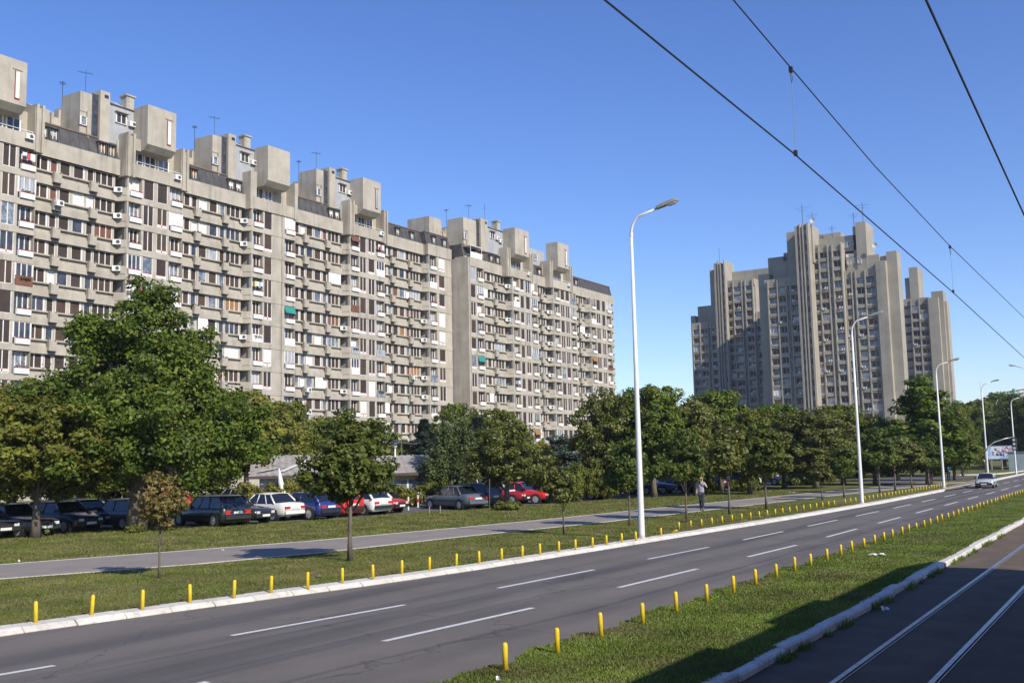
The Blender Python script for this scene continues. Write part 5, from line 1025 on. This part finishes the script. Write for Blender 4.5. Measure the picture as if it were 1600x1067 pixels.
g = G(1483, 753, .12); bl = mat('blue_plastic', (.03, .20, .38), (.05, .25, .42), 3, .4); e = empty('person', (g.x, g.y, .12), 0, 'distant figure in blue standing by the side street kerb', 'person')
def person(e, s_, legs, top, skin, hair, pose):
    """one skinned body; clothes and hair are its children"""
    def skinned(nm, pts, edges, radii, m, sub=2):
        me = bpy.data.meshes.new(nm); me.from_pydata(pts, edges, []); me.materials.append(m); o = link(nm, me, e)
        md = o.modifiers.new('skin', 'SKIN'); md.use_smooth_shade = True
        for i, r in enumerate(radii): me.skin_vertices[0].data[i].radius = (r, r) if not isinstance(r, tuple) else r; me.skin_vertices[0].data[i].use_root = (i == 0)
        sb_ = o.modifiers.new('sub', 'SUBSURF'); sb_.levels = sub; sb_.render_levels = sub; o.scale = (s_, s_, s_); return o
    J = pose
    body = [J['pel'], J['waist'], J['chest'], J['neck'], J['head0'], J['head1'], J['shL'], J['elL'], J['wrL'], J['haL'], J['shR'], J['elR'], J['wrR'], J['haR'], J['hipL'], J['knL'], J['anL'], J['toL'], J['hipR'], J['knR'], J['anR'], J['toR']]
    ed = [(0, 1), (1, 2), (2, 3), (3, 4), (4, 5), (2, 6), (6, 7), (7, 8), (8, 9), (2, 10), (10, 11), (11, 12), (12, 13), (0, 14), (14, 15), (15, 16), (16, 17), (0, 18), (18, 19), (19, 20), (20, 21)]
    rd = [(.13, .10), (.12, .09), (.13, .10), .05, .075, .085, .055, .042, .028, .03, .055, .042, .028, .03, .08, .055, .04, .035, .08, .055, .04, .035]
    skinned('body', body, ed, rd, skin)
    for ha in ('L', 'R'):      # five fingers rooted in each palm
        w0 = Vector(J['wr'+ha]); h0 = Vector(J['ha'+ha]); d_ = (h0-w0).normalized(); sd = d_.cross(Vector((0, 1, .2))).normalized(); fb = MB()
        for k, (o_, l_) in enumerate(((-.03, .06), (-.01, .075), (.01, .08), (.03, .065))): p = h0+sd*o_; fb.tube([p, p+d_*l_*.6, p+d_*l_+Vector((0, -.015, 0))], [.009, .008, .006], 6)
        p = h0-sd*.03-d_*.03; fb.tube([p, p-sd*.03+d_*.03, p-sd*.035+d_*.06], [.011, .009, .007], 6); fb.v = [tuple(Vector(q)*s_) for q in fb.v]; fb.build('fingers', skin, e, True)
    skinned('shirt', [J['waist'], J['chest'], J['shL'], tuple(Vector(J['shL']).lerp(Vector(J['elL']), .75)), J['shR'], tuple(Vector(J['shR']).lerp(Vector(J['elR']), .75)), tuple(Vector(J['pel'])+Vector((0, 0, .02)))], [(0, 1), (1, 2), (2, 3), (1, 4), (4, 5), (0, 6)], [(.16, .12), (.165, .125), .08, .062, .08, .062, (.165, .13)], top)
    skinned('trousers', [J['pel'], J['hipL'], J['knL'], tuple(Vector(J['anL'])+Vector((0, 0, .03))), J['hipR'], J['knR'], tuple(Vector(J['anR'])+Vector((0, 0, .03)))], [(0, 1), (1, 2), (2, 3), (0, 4), (4, 5), (5, 6)], [(.145, .115), .095, .07, .06, .095, .07, .06], legs)
    for s in 'LR': an = Vector(J['an'+s])*s_; to = Vector(J['to'+s])*s_; MB().tube([an+Vector((0, 0, -.02))*s_-(to-an).normalized()*.04, (an+to)/2, to+(to-an).normalized()*.04], [.045*s_, .045*s_, .03*s_], 8).build('shoe', trimb, e, True)
    c = Vector(J['head1'])*s_; hb = MB(); rr = .098*s_
    for i in range(7):
        for j in range(12): th = i/6*R(105); ph = j/12*6.283; hb.v.append((c.x+rr*1.0*math.sin(th)*math.cos(ph), c.y+.012+rr*1.12*math.sin(th)*math.sin(ph), c.z+rr*1.05*math.cos(th)))
    for i in range(6):
        for j in range(12): hb.f.append((i*12+j, i*12+(j+1) % 12, (i+1)*12+(j+1) % 12, (i+1)*12+j)); hb.m.append(0)
    hb.build('hair', hair, e, True)
    fm = MB(); f0 = Vector(J['head1'])*s_
    fm.box(-.012*s_, .012*s_, f0.y-.115*s_, f0.y-.08*s_, f0.z-.05*s_, f0.z-.01*s_); fm.build('nose', skin, e)
    fe = MB()
    for sx in (-.03, .03): fe.box((sx-.012)*s_, (sx+.012)*s_, f0.y-.093*s_, f0.y-.08*s_, f0.z-.008*s_, f0.z+.004*s_)
    fe.box(-.022*s_, .022*s_, f0.y-.092*s_, f0.y-.08*s_, f0.z-.075*s_, f0.z-.067*s_); fe.build('eyes_and_mouth', trimb, e)
skin_m = mat('skin', (.55, .34, .25), (.48, .28, .2), 6, .6); jeans = mat('dark_trousers', (.02, .03, .045), (.035, .045, .06), 9, .9); shirt = mat('grey_lilac_shirt', (.34, .33, .40), (.26, .25, .31), 6, .9); hairm = mat('fair_hair', (.42, .30, .17), (.3, .2, .1), 20, .8); hairdk = mat('dark_hair', (.04, .03, .02), rough=.8)
stand = dict(pel=(0, 0, .93), waist=(0, 0, 1.10), chest=(0, .01, 1.34), neck=(0, .01, 1.50), head0=(0, 0, 1.57), head1=(0, -.01, 1.66), shL=(.17, .01, 1.42), elL=(.22, .03, 1.14), wrL=(.23, -.06, .90), haL=(.23, -.08, .82), shR=(-.17, .01, 1.42), elR=(-.22, .03, 1.14), wrR=(-.23, -.04, .90), haR=(-.23, -.06, .82),
    hipL=(.09, 0, .87), knL=(.10, -.05, .48), anL=(.10, .03, .08), toL=(.11, -.12, .035), hipR=(-.09, 0, .87), knR=(-.09, .03, .48), anR=(-.09, .10, .08), toR=(-.10, -.05, .035))
person(e, .98, jeans, bl, skin_m, hairdk, stand)
g = G(1097, 797.5, .11); e = empty('person', (g.x, g.y, .11), R(20), 'fair-haired person in grey shirt walking on the path, hand at mouth', 'person')
walk = dict(stand); walk.update(elL=(.30, -.06, 1.20), wrL=(.16, -.20, 1.42), haL=(.10, -.19, 1.50), elR=(-.23, .05, 1.14), wrR=(-.25, .0, .90), haR=(-.25, -.02, .82), knL=(.08, -.10, .50), anL=(.06, -.06, .08), toL=(.06, -.21, .035), knR=(-.07, .02, .48), anR=(-.06, .12, .09), toR=(-.07, -.02, .04))
person(e, 1.0, jeans, shirt, skin_m, hairm, walk)
MB().tube([(.07, -.21, 1.50), (.06, -.23, 1.62)], [.02, .035], 8).build('white_cup', white_pan, e)
def litter(px, by, z, sz, m, label, seed, cat='litter'):
    rr = random.Random(seed); g = G(px, by, z); b = MB()
    for k in range(7): a_ = rr.random()*6.3; c_ = Vector((rr.uniform(-1, 1)*sz, rr.uniform(-1, 1)*sz*.6, rr.uniform(.0, .02))); u = Vector((math.cos(a_), math.sin(a_), rr.uniform(0, .12)))*sz*.5; w_ = Vector((-u.y, u.x, rr.uniform(0, .08)))*.6; b.add([c_-u-w_, c_+u-w_, c_+u+w_, c_-u+w_], [(0, 1, 2, 3)])
    tag(b.build('litter', m, loc=(g.x, g.y, z+.02)), label, cat, 'litter on the grass')
litter(1371, 867, .15, .16, white_pan, 'crumpled white paper lying on the median grass', 1); litter(1067, 816, .11, .14, dark_m, 'black scrap lying on the verge between bollards and path', 2); litter(1238, 770, .11, .2, cloth_ms[0], 'pale paper on the lawn beside the path far right', 3)
litter(1384, 953, .03, .06, cloth_ms[0], 'small pale wrapper beside the tram kerb in shadow', 4); litter(28, 878, .11, .05, white_pan, 'tiny white scrap on the lawn at far left', 5); litter(347, 860, .11, .05, white_pan, 'tiny white scrap on the path edge below the black-green estate', 6); litter(780, 1064, .15, .03, white_pan, 'tiny pale scrap at the median bottom edge', 7)
litter(497, 901, .12, .07, stake_m, 'brown scrap on the grass beside a far verge bollard', 8)
# metal goal frame on the roof of the left block and a bare frame in the lawn
g = G(762, 797, .1)

rng = np.random.default_rng(5); n = 1800; ys = 14+60*rng.random(n)**1.3; xs = np.array([float(np.interp(y_, [14, 28, 40, 80], [-30, -27.5, -25.3, -21])) for y_ in ys])-.5-np.abs(rng.normal(0, 6, n))
N_ = np.c_[rng.normal(0, .4, n), rng.normal(0, .4, n), np.ones(n)]; N_ /= np.linalg.norm(N_, axis=1)[:, None]
tag(link('fallen_leaves', leaf_mesh('fallen_leaves', np.c_[xs, ys, np.full(n, .135)], N_, .045, LEAF['autumn'], rng)), 'dry brown leaves scattered on the lawn beyond the path', 'leaves', kind='stuff')
